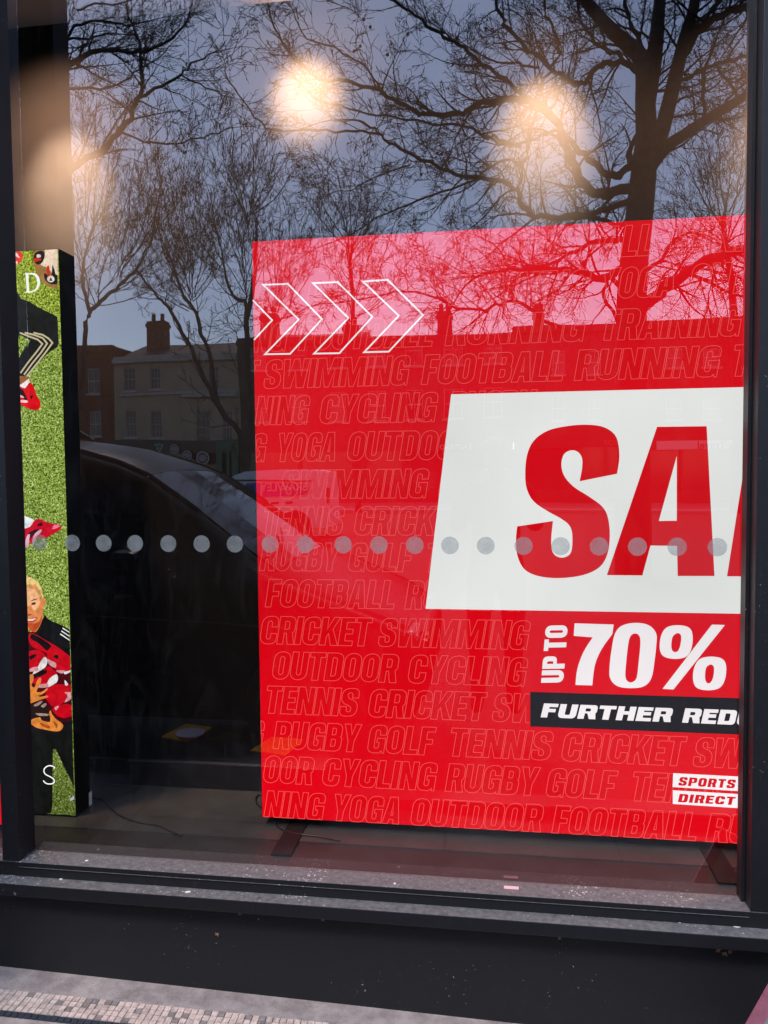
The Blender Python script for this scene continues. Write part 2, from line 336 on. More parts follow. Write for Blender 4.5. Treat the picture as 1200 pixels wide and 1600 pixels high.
# interior shell
FZ = .300; WY = .59; CZ = 1.52+1.367*(WY+2.2)/2.2
def tile_floor():
    m = mat('dark_floor_tile', (.05, .05, .048), .4, .4); n, l = nodes(m); b = n['Principled BSDF']
    g = n.new('ShaderNodeTexCoord'); mp = n.new('ShaderNodeMapping'); mp.inputs['Location'].default_value = (.16, .28, 0)
    br = n.new('ShaderNodeTexBrick'); br.offset = 0; br.inputs['Scale'].default_value = 1; br.inputs['Brick Width'].default_value = .56; br.inputs['Row Height'].default_value = .60
    br.inputs['Mortar Size'].default_value = .0022; br.inputs['Color1'].default_value = (.036, .037, .037, 1); br.inputs['Color2'].default_value = (.042, .043, .042, 1); br.inputs['Mortar'].default_value = (.02, .02, .02, 1)
    nz = n.new('ShaderNodeTexNoise'); nz.inputs['Scale'].default_value = 9; nz.inputs['Detail'].default_value = 9; nz.inputs['Roughness'].default_value = .7
    mx2 = n.new('ShaderNodeMix'); mx2.data_type = 'RGBA'; mx2.blend_type = 'OVERLAY'; mx2.inputs[0].default_value = .75
    l.new(g.outputs['Object'], mp.inputs[0]); l.new(mp.outputs[0], br.inputs['Vector']); l.new(g.outputs['Object'], nz.inputs['Vector'])
    l.new(br.outputs['Color'], mx2.inputs[6]); l.new(nz.outputs['Fac'], mx2.inputs[7]); l.new(mx2.outputs[2], b.inputs['Base Color'])
    return m
M_tile = tile_floor()
o = MB().box(-3.2, 2.5, .205, WY, FZ-.1, FZ).build('display_floor', M_tile); tag(o, kind='structure')
M_board = mat('dark_board', (.022, .022, .022), .5, .4, noise=(8, .4))
o = MB().box(-3.2, 2.5, .013, .2045, FZ-.1, FZ-.004).build('window_board_floor', M_board); tag(o, kind='structure')
wl = thing('display_wall', (-.4, WY, FZ), 'dark painted wall closing the back of the window display, lit in warm pools near its top', 'wall')
MB().box(-3.2, 2.5, WY, WY+.1, FZ-.1, CZ+.3).build('panel', M_wall, wl)
MB().box(-3.2, 2.5, WY-.018, WY-.0005, FZ, .405).build('skirting', M_skirt, wl, bevel=.004)
o = MB().box(-3.2, 2.5, .03, WY-.001, CZ, CZ+.2).build('display_ceiling', M_ceil); tag(o, kind='structure')
o = MB().box(-3.3, -3.2, .3, WY, FZ-.1, CZ+.2).box(2.5, 2.6, .3, WY, FZ-.1, CZ+.2).build('display_side_walls', M_wall); tag(o, kind='structure')

# ------------------------------------------------------------------ spotlights (lit lamps seen as warm pools)
def spot(px, py, energy, core=1.0, lab='', off=.0):
    tgt = at(px, py, WY); loc = Vector((tgt.x+off, .16, CZ-.13))
    t = thing('spotlight', loc, lab, 'spotlight', 'spotlights aimed at the back wall of the display')
    d = (tgt-loc).normalized(); bk = loc-d*.11
    MB().tube([bk, loc-d*.06, loc], [.022, .034, .034], 14).build('lamp_head', M_black, t)
    MB().tube([bk, (bk.x, bk.y, CZ-.002)], .006, 8).build('stem', M_black, t)
    for en, size in ((energy, 112), (energy*core*1.25, 40)):
        ld = bpy.data.lights.new('spot_lamp', 'SPOT'); ld.energy = en; ld.spot_size = R(size); ld.spot_blend = 1.0; ld.color = (1, .56, .34) if size > 60 else (1, .66, .42); ld.shadow_soft_size = .03
        lo = bpy.data.objects.new('spot_lamp', ld); C.objects.link(lo); lo.parent = t; lo.location = d*.01; lo.rotation_euler = (-d).to_track_quat('Z', 'Y').to_euler()
SP = 5.0
spot(478, 150, 20*SP, 8.5, 'black spotlight over the empty dark wall between the two light boxes')
spot(848, 214, 16*SP, 14, 'black spotlight above the upright of the red sale sign, right of the middle one')
spot(108, 300, 55*SP, 3.2, 'black spotlight above the football poster light box')
spot(1225, 262, 35*SP, 3.2, 'black spotlight nearest the right pilaster of the window')
# ------------------------------------------------------------------ lettering
def fillet(pts, seg=5):
    out = []; n = len(pts)
    for i, p in enumerate(pts):
        x, y = p[0], p[1]; r = p[2] if len(p) > 2 else 0
        if r <= 0: out.append((x, y)); continue
        P0 = Vector((x, y)); A = Vector(pts[i-1][:2])-P0; B = Vector(pts[(i+1) % n][:2])-P0
        r = min(r, A.length*.5, B.length*.5); a = P0+A.normalized()*r; b = P0+B.normalized()*r
        for k in range(seg+1):
            t = k/seg; q = (1-t)**2*a+2*t*(1-t)*(P0*.82+(a+b)*.09)+t*t*b; out.append((q.x, q.y))
    return out
def glyph(ch, s=.2, h=.17, k=1.0):
    W = {'I': s, 'M': .80*k, 'W': .88*k, 'L': .45*k, 'F': .46*k, 'E': .47*k, 'T': .52*k, 'A': .60*k, 'Y': .58*k, 'K': .60*k, 'J': .45*k}.get(ch, .56*k)
    w_ = W; Rr = .2; ri = .085; m = w_/2
    if ch == 'I': L = [[(0, 0), (s, 0), (s, 1), (0, 1)]]
    elif ch == 'O': L = [[(0, 0, .26), (w_, 0, .26), (w_, 1, .26), (0, 1, .26)], [(s, h, ri), (s, 1-h, ri), (w_-s, 1-h, ri), (w_-s, h, ri)]]
    elif ch == 'D': L = [[(0, 0), (w_, 0, .22), (w_, 1, .22), (0, 1)], [(s, h), (s, 1-h), (w_-s, 1-h, ri), (w_-s, h, ri)]]
    elif ch == 'C': L = [[(w_, .62), (w_, 1, .26), (0, 1, .26), (0, 0, .26), (w_, 0, .26), (w_, .38), (w_-s, .38), (w_-s, h, ri), (s, h, ri), (s, 1-h, ri), (w_-s, 1-h, ri), (w_-s, .62)]]
    elif ch == 'G': L = [[(w_, .65), (w_, 1, .26), (0, 1, .26), (0, 0, .24), (w_*.72, 0, .12), (w_*.84, .08), (w_*.86, 0), (w_, 0), (w_, .53), (w_*.5, .53), (w_*.5, .38), (w_-s, .38), (w_-s, h, ri), (s, h, ri), (s, 1-h, ri), (w_-s, 1-h, ri), (w_-s, .65)]]
    elif ch == 'B': L = [[(0, 0), (w_, 0, .2), (w_, .49, .12), (w_-.05, .52), (w_-.02, .57, .06), (w_-.02, 1, .19), (0, 1)], [(s, h), (s, .43), (w_-s, .43, .05), (w_-s, h, .07)], [(s, .59), (s, 1-h), (w_-s-.02, 1-h, .06), (w_-s-.02, .59, .05)]]
    elif ch == 'P': L = [[(0, 0), (s, 0), (s, .37), (w_, .37, .2), (w_, 1, .2), (0, 1)], [(s, .52), (s, 1-h), (w_-s, 1-h, .07), (w_-s, .52, .06)]]
    elif ch == 'R': L = [[(0, 0), (s, 0), (s, .40), (w_*.5, .40), (w_-s*.98, 0), (w_+.02, 0), (w_-.07, .42), (w_, .5, .08), (w_, 1, .2), (0, 1)], [(s, .54), (s, 1-h), (w_-s, 1-h, .07), (w_-s, .54, .06)]]
    elif ch == 'S': L = [[(w_, .66), (w_, 1, .24), (0, 1, .24), (0, .47, .2), (w_-s, .36, .12), (w_-s, h*.9, ri), (s, h*.9, ri), (s, .34), (0, .34), (0, 0, .24), (w_, 0, .24), (w_, .53, .2), (s, .65, .12), (s, 1-h*.9, ri), (w_-s, 1-h*.9, ri), (w_-s, .66)]]
    elif ch == 'K': L = [[(0, 0), (s, 0), (s, .30), (s+.06, .42), (w_-s*1.02, 0), (w_+.03, 0), (w_*.66, .58), (w_, 1), (w_-s, 1), (s, .58), (s, 1), (0, 1)]]
    elif ch == 'E': L = [[(0, 0), (w_, 0), (w_, h), (s, h), (s, .42), (w_*.92, .42), (w_*.92, .42+h), (s, .42+h), (s, 1-h), (w_, 1-h), (w_, 1), (0, 1)]]
    elif ch == 'F': L = [[(0, 0), (s, 0), (s, .39), (w_*.9, .39), (w_*.9, .39+h), (s, .39+h), (s, 1-h), (w_, 1-h), (w_, 1), (0, 1)]]
    elif ch == 'L': L = [[(0, 0), (w_, 0), (w_, h), (s, h), (s, 1), (0, 1)]]
    elif ch == 'T': L = [[(m-s/2, 0), (m+s/2, 0), (m+s/2, 1-h), (w_, 1-h), (w_, 1), (0, 1), (0, 1-h), (m-s/2, 1-h)]]
    elif ch == 'H': L = [[(0, 0), (s, 0), (s, .42), (w_-s, .42), (w_-s, 0), (w_, 0), (w_, 1), (w_-s, 1), (w_-s, .42+h), (s, .42+h), (s, 1), (0, 1)]]
    elif ch == 'U': L = [[(0, 0, .26), (w_, 0, .26), (w_, 1), (w_-s, 1), (w_-s, h, ri), (s, h, ri), (s, 1), (0, 1)]]
    elif ch == 'A': L = [[(0, 0), (s*.98, 0), (s*1.15, .19), (w_-s*1.15, .19), (w_-s*.98, 0), (w_, 0), (m+s*.66, 1), (m-s*.66, 1)], [(s*1.28, .34), (m, .82), (w_-s*1.28, .34)]]
    elif ch == 'Y': L = [[(m-s/2, 0), (m+s/2, 0), (m+s/2, .38), (w_, 1), (w_-s, 1), (m, .62), (s, 1), (0, 1), (m-s/2, .38)]]
    elif ch == 'M': L = [[(0, 0), (s*.9, 0), (s*.9, .66), (m-.07*k, 0), (m+.07*k, 0), (w_-s*.9, .66), (w_-s*.9, 0), (w_, 0), (w_, 1), (w_-s*1.3, 1), (m, .44), (s*1.3, 1), (0, 1)]]
    elif ch == 'N': L = [[(0, 0), (s*.88, 0), (s*.88, .56), (w_-s, 0), (w_, 0), (w_, 1), (w_-s*.88, 1), (w_-s*.88, .44), (s, 1), (0, 1)]]
    elif ch == 'W': L = [[(w_*.11, 0), (w_*.39, 0), (m, .58), (w_*.61, 0), (w_*.89, 0), (w_, 1), (w_-s, 1), (w_*.755, .40), (w_*.60, 1), (w_*.40, 1), (w_*.245, .40), (s, 1), (0, 1)]]
    else: L = []
    return w_, [fillet(lp) for lp in L]
def words(text, s=.2, h=.17, k=1.0, gap=.045, space=.22):
    x = 0; out = []
    for ch in text:
        if ch == ' ': x += space; continue
        w_, L = glyph(ch, s, h, k); out.append([[(a+x, b) for a, b in lp] for lp in L]); x += w_+gap
    return x-gap, out

# ------------------------------------------------------------------ red sale light box
SY = .30
def sp(px, py, e=0): return at(px, py, SY-e)
c00 = sp(411, 1278); c01 = sp(391, 378); c11 = sp(1172, 333); c10 = sp(1157, 1318)
SX0 = (c00.x+c01.x)/2; SX1 = 2.05; SZ0 = (c00.z+c10.z)/2; SZ1 = (c01.z+c11.z)/2
sg = thing('sale_light_box', (.6, SY+.05, FZ), 'large backlit red sale light box with white lettering standing on the dark floor', 'illuminated sign')
M_red = lit('red_backlit_print', (214, 0, 18)); M_redd = lit('deep_red_print', (210, 0, 13)); M_line = lit('thin_pink_outline', (238, 82, 82))
M_wht = lit('white_backlit_print', (228, 230, 227)); M_sred = lit('lettering_red', (206, 0, 14)); M_ink = lit('black_print', (26, 24, 27))
M_wl = lit('bright_white_print', (238, 232, 234))
MB().box(SX0, SX1, SY+.002, SY+.10, SZ0, SZ1).build('box_frame', M_black, sg)
MB().box(SX0+.002, SX1-.002, SY, SY+.0019, SZ0+.002, SZ1-.002).build('printed_panel', M_red, sg)
Pf = lambda e: (lambda a, b: Vector((a, SY-e, b)))
fill_, out_ = MB(), MB()
rows = [  # (pixel row centre at x ~ 450, [(word, x0 px, x1 px)...])
 (3.15, [('ALL', 395, 478), ('RUGBY', 499, 640), ('GOLF', 660, 775), ('FOOTBALL', 790, 1027), ('RUNNING', 1045, 1275)]),
 (2.10, [('ALL', 395, 462), ('RUNNING', 478, 682), ('TRAINING', 692, 925), ('YOGA', 935, 1060), ('OUTDOOR', 1075, 1300)]),
 (1.05, [('NG', 395, 452), ('FOOTBALL', 466, 682), ('RUNNING', 695, 918), ('TRAINING', 935, 1162)]),
 (0, [('T', 396, 408), ('SWIMMING', 411, 643), ('FOOTBALL', 658, 886), ('RUNNING', 897, 1128), ('TRAINING', 1140, 1370)]),
 (-1.03, [('NING', 398, 486), ('CYCLING', 498, 686), ('RUGBY', 700, 840)]),
 (-2.06, [('G', 400, 419), ('YOGA', 430, 530), ('OUTDOOR', 541, 745)]),
 (-3.10, [('SWIMMING', 437, 672), ('G', 684, 710)]),
 (-4.12, [('TENNIS', 408, 540), ('CRICKET', 552, 735)]),
 (-5.12, [('RUGBY', 405, 533), ('GOLF', 543, 648), ('TENNIS', 663, 800)]),
 (-6.13, [('FOOTBALL', 414, 622), ('RUNNING', 632, 820)]),
 (-7.14, [('CRICKET', 405, 583), ('SWIMMING', 590, 830)]),
 (-8.13, [('A', 402, 412), ('OUTDOOR', 424, 625), ('CYCLING', 636, 826)]),
 (-9.13, [('TENNIS', 412, 563), ('CRICKET', 574, 762), ('SWIMMING', 768, 1010)]),
 (-10.13, [('G', 404, 415), ('RUGBY', 426, 566), ('GOLF', 573, 682), ('TENNIS', 699, 866), ('CRICKET', 876, 1074), ('SWIMMING', 1082, 1340)]),
 (-11.12, [('OOR', 410, 493), ('CYCLING', 502, 685), ('RUGBY', 695, 845), ('GOLF', 852, 966), ('TENNIS', 983, 1150)]),
 (-12.12, [('NING', 412, 510), ('YOGA', 517, 630), ('OUTDOOR', 640, 851), ('FOOTBALL', 862, 1095), ('RUNNING', 1103, 1340)])]
ROWY = [404, 465, 526, 584, 641, 699, 757, 814, 870, 927, 985, 1040, 1094, 1149, 1203, 1258]; LH = .096
def clipx(lp, x0):     # keep the part of a polygon right of x0
    out = []; n = len(lp)
    for i in range(n):
        a, b = lp[i], lp[(i+1) % n]
        if a[0] >= x0: out.append(a)
        if (a[0] >= x0) != (b[0] >= x0):
            t = (x0-a[0])/(b[0]-a[0]); out.append((x0, a[1]+t*(b[1]-a[1])))
    return out
def clipz(lp, z1):
    return [(b, a) for a, b in [(q[1], q[0]) for q in lp]] if all(p[1] <= z1 for p in lp) else [(p[0], min(p[1], z1)) for p in lp]
for k, (rw, ws) in enumerate(rows):
    yr = ROWY[k]; zc_ = sp(450, yr).z; z0 = zc_-LH/2; SH = .17
    for wd, a, b in ws:
        X0, X1 = sp(a, yr).x, sp(b, yr).x
        Wn, gl = words(wd, .205, .17)
        full = (X1-X0) if len(wd) > 2 or a > 420 else None
        slant = SH*LH
        sx = (X1-X0-slant)/Wn if full else LH
        if full is None: X0 = X1-slant-Wn*LH
        for L in gl:
            LL = [[(X0+p*sx+q*slant, z0+q*LH) for p, q in lp] for lp in L]
            LL = [clipx([(u, min(v, SZ1-.003)) for u, v in lp], SX0+.003) for lp in LL]; LL = [lp for lp in LL if len(lp) > 2]
            LL = [[(u, max(v, SZ0+.003)) for u, v in lp] for lp in LL]
            if not LL: continue
            fill_.poly(LL, Pf(.0006)); [out_.line(lp, .0019, Pf(.0011)) for lp in LL]
fill_.build('ghost_lettering', M_redd, sg); out_.build('lettering_outline', M_line, sg)
# white banner with the big word
def px2(px, py): p = sp(px, py); return (p.x, p.z)
bn = [px2(705, 618), px2(1165, 603), px2(1161, 960), px2(665, 950)]
tz = (bn[0][1]+bn[1][1])/2; bz = (bn[2][1]+bn[3][1])/2
MB().poly([[(bn[0][0], tz), (SX1-.1, tz), (SX1-.1, bz), (bn[3][0], bz)]], Pf(.0016)).build('banner', M_wht, sg)
def cr(pts, seg=4, closed=True):    # catmull-rom through points; a None flag (x,y,1) marks a corner
    n = len(pts); out = []
    for i in range(n):
        p0, p1, p2, p3 = pts[i-1], pts[i], pts[(i+1) % n], pts[(i+2) % n]
        if len(p1) > 2: p0 = p1
        if len(p2) > 2: p3 = p2
        if len(p1) > 2 and len(p2) > 2: out.append(p1[:2]); continue
        for k in range(seg):
            t = k/seg; out.append(tuple(.5*((2*p1[j])+(-p0[j]+p2[j])*t+(2*p0[j]-5*p1[j]+4*p2[j]-p3[j])*t*t+(-p0[j]+3*p1[j]-3*p2[j]+p3[j])*t**3) for j in (0, 1)))
    return out
s3 = lambda p: px2(640+p[0]/2.1429, 590+p[1]/2.1429)
S_ = cr([(694, 322, 1), (702, 262), (692, 200), (655, 168), (600, 158), (530, 162), (462, 178), (415, 212), (393, 260), (387, 320), (392, 372), (415, 414), (460, 446), (510, 474), (538, 500), (545, 540), (540, 585), (520, 601), (496, 600), (478, 582), (474, 540), (480, 480, 1), (360, 498, 1), (356, 548), (362, 600), (385, 642), (430, 664), (500, 671), (580, 661), (636, 634), (662, 590), (670, 530), (664, 470), (645, 432), (600, 398), (550, 366), (518, 330), (508, 292), (516, 258), (538, 244), (562, 248), (577, 270), (577, 305), (569, 347, 1)])
A_ = [[(660, 661), (828, 165), (994, 163), (1020, 664), (897, 664), (895, 563), (806, 562), (779, 662)], [(834, 480), (894, 479), (894, 262)]]
Lc = [(1062, 665), (1141, 163), (1262, 162), (1195, 560), (1330, 560), (1316, 666)]
Ec = [(1362, 666), (1440, 162), (1690, 162), (1674, 262), (1546, 262), (1530, 360), (1650, 360), (1636, 455), (1516, 455), (1500, 562), (1630, 562), (1614, 666)]
b = MB()
b.poly([[s3(p) for p in S_]], Pf(.0024)); b.poly([[s3(p) for p in lp] for lp in A_], Pf(.0024)); b.poly([[s3(p) for p in Lc]], Pf(.0024)); b.poly([[s3(p) for p in Ec]], Pf(.0024))
b.build('sale_lettering', M_sred, sg)
# 70%
s4 = lambda p: px2(800+p[0]/3, 950+p[1]/3)
b = MB()
b.poly([[s4(p) for p in cr([(293, 71, 1), (476, 77, 1), (470, 122, 1), (420, 192), (388, 268), (376, 362, 1), (297, 360, 1), (306, 285), (335, 205), (378, 137, 1), (289, 130, 1)])]], Pf(.002))
b.poly([[s4(p) for p in cr([(578, 69), (640, 80), (675, 118), (676, 170), (666, 260), (652, 330), (618, 366), (560, 375), (495, 366), (460, 330), (457, 275), (467, 190), (482, 120), (515, 82)])],
        [s4(p) for p in cr([(578, 119), (597, 132), (601, 170), (593, 255), (584, 325), (565, 346), (545, 345), (531, 320), (535, 250), (545, 165), (556, 130)])]], Pf(.002))
b.poly([[s4(p) for p in cr([(780, 80), (830, 92), (846, 130), (840, 190), (815, 228), (762, 238), (710, 226), (692, 190), (698, 130), (725, 90)])], [s4(p) for p in cr([(775, 117), (792, 130), (788, 175), (775, 203), (755, 203), (746, 180), (752, 135)])]], Pf(.002))
b.poly([[s4(p) for p in ((936, 77), (997, 79), (756, 381), (705, 378))]], Pf(.0026))
b.poly([[s4(p) for p in cr([(935, 227), (985, 238), (1003, 272), (997, 335), (970, 375), (915, 385), (865, 373), (848, 335), (853, 280), (880, 238)])], [s4(p) for p in cr([(932, 264), (946, 280), (942, 325), (928, 350), (912, 349), (904, 325), (909, 280)])]], Pf(.002))
# UP TO, reading upwards
Wn, gl = words('UP TO', .24, .2, 1.08, .07, .20)
for L in gl:
    def mp(q):
        t = q[0]/Wn; v = q[1]; x = 240+22*t-(104)*v; y = 348-268*t+ (2*v); return s4((x, y))
    b.poly([[mp(q) for q in lp] for lp in L], Pf(.002))
b.build('discount_lettering', M_wl, sg)
MB().poly([[s4((85, 392)), (SX1-.1, s4((85, 392))[1]), (SX1-.1, s4((1073, 597))[1]+.001), (s4((85, 555))[0], s4((85, 555))[1])]], Pf(.0016)).build('black_band', M_ink, sg)
b = MB()
def band(text, x0, x1, yt0, yb0, yt1, yb1, kk, s_, h_, gap, slx, e):
    Wn, gl = words(text, s_, h_, kk, gap, .35)
    for L in gl:
        b.poly([[s4((x0+(x1-x0-slx)*q[0]/Wn+slx*q[1], (yb0+(yb1-yb0)*q[0]/Wn)*(1-q[1])+(yt0+(yt1-yt0)*q[0]/Wn)*q[1])) for q in lp] for lp in L], Pf(e))
band('FURTHER', 134, 757, 446, 511, 469, 534, 2.0, .40, .24, .12, 16, .0022)
band('REDUCED', 796, 1400, 469, 536, 492, 562, 2.0, .40, .24, .12, 16, .0022)
b.build('reduction_lettering', M_wl, sg)
b = MB()
b.poly([[s4(p) for p in ((755, 773), (1078, 790), (1076, 858), (752, 838))]], Pf(.002)).poly([[s4(p) for p in ((753, 853), (1078, 872), (1076, 938), (753, 917))]], Pf(.002)).build('logo_panel', M_wl, sg)
b = MB(); band('SPORTS', 777, 1050, 790, 830, 803, 844, 1.35, .30, .21, .14, 9, .003); b.build('logo_lettering', M_sred, sg)
b = MB(); band('DIRECT', 776, 1048, 869, 908, 884, 922, 1.35, .30, .21, .14, 9, .003)
b.build('logo_lettering', M_sred, sg)
# chevrons
s1 = lambda p: px2(380+p[0]/2.857, 350+p[1]/2.857)
b = MB()
for ch in ([(90, 272), (200, 268), (352, 425), (210, 580), (98, 582), (248, 427)], [(312, 265), (422, 260), (577, 415), (430, 577), (317, 579), (470, 420)], [(535, 257), (645, 250), (803, 407), (650, 570), (540, 573), (695, 410)]):
    b.line([s1(p) for p in ch], .0052, Pf(.002))
b.line([s1(p) for p in ((43, 340), (130, 430), (49, 518))], .0052, Pf(.002), closed=False)
b.build('chevron', M_wl, sg)
# flat steel feet and cable
for a in ((462, 1286, 1312), (1110, 1322, 1350)):
    p = at(a[0], a[1], SY); MB().box(p.x-.03, p.x+.035, .10, SY+.22, FZ, FZ+.006).build('steel_foot', M_black, sg)
def floor_pt(px, py, z=FZ):
    d = ray(px, py); t = (z-CAM.z)/d.z; return CAM+d*t
def cable(pts, label, r=.0028):
    P = [floor_pt(*p)+Vector((0, 0, r+.001)) for p in pts]; Q = []
    n = len(P)
    for i in range(n-1):
        p0, p1, p2, p3 = P[max(i-1, 0)], P[i], P[i+1], P[min(i+2, n-1)]
        for k in range(6):
            t = k/6; Q.append(.5*((2*p1)+(-p0+p2)*t+(2*p0-5*p1+4*p2-p3)*t*t+(-p0+3*p1-3*p2+p3)*t**3))
    Q.append(P[-1]); o = MB().tube(Q, r, 7).build('power_cable', M_cable, smooth=True); tag(o, label, 'cable', 'power cables on the display floor')
cable([(139, 1247), (160, 1252), (172, 1263), (188, 1276), (215, 1286), (245, 1291), (270, 1302), (284, 1307)], 'thin black cable curling from the poster light box across the dark tiles')
cable([(412, 1265), (402, 1258), (400, 1248), (408, 1243), (420, 1252), (430, 1285), (438, 1296), (460, 1304), (500, 1309), (532, 1315)], 'thin black cable looping from under the left corner of the red sign')

# ------------------------------------------------------------------ football poster light box
PY = .28
pp = lambda px, py: (lambda v: (v.x, v.z))(at(px, py, PY))
PX1 = (at(92, 400, PY).x+at(118, 1270, PY).x)/2; PZ1 = at(80, 389, PY).z; PZ0 = at(100, 1273, PY).z; PX0 = at(10, 390, PY).x
lb = thing('poster_light_box', (-1.8, PY+.05, FZ), 'tall thin backlit poster of footballers on green turf in a black frame', 'light box')
MB().box(PX0, PX1, PY+.001, PY+.10, FZ+.001, PZ1).build('box_frame', M_black, lb)
def grass_mat():
    m = lit('backlit_turf_print', (110, 135, 40)); n, l = nodes(m); b = n['Principled BSDF']
    g = n.new('ShaderNodeTexCoord')
    v = n.new('ShaderNodeTexNoise'); v.inputs['Scale'].default_value = 210; v.inputs['Detail'].default_value = 3; v.inputs['Roughness'].default_value = .6; v.inputs['Distortion'].default_value = .8
    r = n.new('ShaderNodeValToRGB'); e = r.color_ramp.elements
    e[0].position = .38; e[0].color = (*lin((26, 38, 6)), 1); e[1].position = .68; e[1].color = (*lin((225, 232, 170)), 1)
    a = e.new(.47); a.color = (*lin((92, 120, 34)), 1); a = e.new(.58); a.color = (*lin((160, 182, 80)), 1)
    big = n.new('ShaderNodeTexNoise'); big.inputs['Scale'].default_value = 2.5
    mx3 = n.new('ShaderNodeMix'); mx3.data_type = 'RGBA'; mx3.blend_type = 'MULTIPLY'
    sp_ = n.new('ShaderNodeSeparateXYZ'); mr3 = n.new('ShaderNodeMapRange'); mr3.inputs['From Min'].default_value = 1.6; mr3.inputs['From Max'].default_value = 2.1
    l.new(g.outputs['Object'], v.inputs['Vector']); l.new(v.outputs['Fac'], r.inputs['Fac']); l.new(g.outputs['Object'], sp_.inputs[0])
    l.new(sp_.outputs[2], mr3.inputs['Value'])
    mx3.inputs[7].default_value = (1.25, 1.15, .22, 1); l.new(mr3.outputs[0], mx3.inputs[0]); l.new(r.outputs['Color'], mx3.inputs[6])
    mr4 = n.new('ShaderNodeMapRange'); mr4.inputs['From Min'].default_value = .05; mr4.inputs['From Max'].default_value = .55; mr4.inputs['To Min'].default_value = .5; mr4.inputs['To Max'].default_value = 1.12  # backlight falloff painted in: emission dims toward the poster bottom
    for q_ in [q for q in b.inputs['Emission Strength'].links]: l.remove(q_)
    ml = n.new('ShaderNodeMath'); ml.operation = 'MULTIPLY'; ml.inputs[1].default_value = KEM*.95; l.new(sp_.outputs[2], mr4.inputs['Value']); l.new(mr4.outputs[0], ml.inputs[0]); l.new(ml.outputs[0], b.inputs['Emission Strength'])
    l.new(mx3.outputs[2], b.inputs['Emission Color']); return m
M_grass = grass_mat()
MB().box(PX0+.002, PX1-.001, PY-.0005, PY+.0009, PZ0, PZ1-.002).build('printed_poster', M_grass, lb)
lay = [0]
def shape(name, rgb, polys, smooth=True, k=1.0, src=None):
    lay[0] += 1; e = .0006+lay[0]*.00008
    mm = lit(name+'_ink', rgb, k, mottle=((26, .55) if 'jacket' in name or 'track' in name or 'trous' in name else (38, .28)))
    for lp in polys:
        b = MB(); q = [src(p)+tuple(p[2:]) for p in lp] if src else lp
        q = cr(q, 4) if smooth else [p[:2] for p in q]
        q = [pp(*p) for p in q]; q = [(min(x, PX1-.0012), max(PZ0, min(z, PZ1-.002))) for x, z in q]
        b.poly([q], lambda a, c: Vector((a, PY-e, c))).build(name, mm, lb)
zA = lambda p: (20+p[0]/10, 380+p[1]/10)          # crop [20,380] x10
zB = lambda p: (20+p[0]/8.89, 520+p[1]/8.89)
zC = lambda p: (20+p[0]/7.273, 780+p[1]/7.273)
zD = lambda p: (30+p[0]/8.89, 980+p[1]/8.89)
zE = lambda p: (30+p[0]/8, 1140+p[1]/8)
# ball (plain generic football), boots, tracksuit
shape('ball_shade', (150, 112, 62), [[(350, 90, 1), (700, 75, 1), (700, 720, 1), (600, 690), (480, 620), (390, 500), (330, 340), (320, 200)]], src=zA)
shape('ball_white', (226, 205, 180), [[(500, 100, 1), (700, 78, 1), (700, 560), (640, 500), (560, 400), (460, 350), (440, 330), (500, 220)]], src=zA)
shape('ball_patch', (30, 24, 34), [[(350, 160), (420, 120), (480, 130), (500, 190), (470, 290), (400, 335), (345, 300), (325, 230)], [(500, 470), (560, 500), (640, 480), (700, 500, 1), (700, 640, 1), (600, 640), (520, 590), (490, 520)], [(620, 330, 1), (660, 430, 1), (670, 500, 1), (610, 500, 1)]], src=zA)
shape('ball_flash', (190, 46, 22), [[(340, 235), (430, 235), (440, 270), (345, 290)], [(530, 380), (570, 360), (575, 500), (540, 510)]], src=zA)
shape('ball_badge', (222, 214, 196), [[(600, 505), (648, 540), (645, 590), (600, 612), (550, 590), (542, 540)], [(380, 180), (430, 180), (440, 215), (380, 225)]], src=zA)
shape('ball_mark', (52, 36, 26), [[(596, 530, 1), (628, 590, 1), (568, 590, 1)]], src=zA, smooth=False)
shape('boot_corner', (216, 60, 40), [[(30, 120, 1), (120, 130), (165, 200), (130, 280), (60, 340), (20, 330, 1)]], src=zA)
shape('boot_white', (235, 205, 205), [[(20, 140, 1), (70, 160), (110, 230), (60, 210), (20, 190, 1)], [(50, 290), (80, 290), (70, 345)]], src=zA)
shape('tracksuit', (24, 27, 26), [[(10, 640, 1), (130, 870, 1), (250, 910), (400, 1000), (560, 1080), (700, 1150, 1), (720, 1560, 1), (700, 1625, 1), (560, 1710, 1), (270, 2010), (150, 2120, 1), (20, 2120, 1), (60, 1880, 1), (150, 1700), (280, 1520, 1), (120, 1440, 1), (10, 1440, 1)]], src=zA)
def stripe(pts, w_, rgb=(196, 184, 150), nm='tracksuit_stripe', src=zB):
    lay[0] += 1; e = .0006+lay[0]*.00008
    MB().line([pp(*src(p)) for p in pts], w_, lambda a, c: Vector((min(a, PX1-.0012), PY-e, c)), closed=False).build(nm, lit(nm+'_ink', rgb), lb)
stripe([(100, 0), (240, 55), (350, 95), (415, 155), (330, 270), (210, 420), (110, 560)], .006)
stripe([(170, 0), (300, 30), (420, 75), (480, 150), (400, 270), (270, 430), (160, 585)], .006)
stripe([(290, 0), (420, 30), (500, 80), (555, 140), (450, 285), (330, 440), (200, 600)], .006)
shape('ankle', (150, 92, 50), [[(80, 600, 1), (230, 610, 1), (225, 650), (110, 720), (80, 720, 1)]], src=zB)
shape('sock', (232, 226, 226), [[(60, 740, 1), (120, 715), (230, 635, 1), (235, 710), (190, 770), (110, 750), (60, 745, 1)]], src=zB)
shape('boot', (212, 10, 22), [[(100, 740, 1), (170, 772), (240, 690), (300, 760), (330, 860), (385, 960), (380, 1040), (330, 1078), (240, 1060), (160, 1020), (100, 990, 1)]], src=zB)
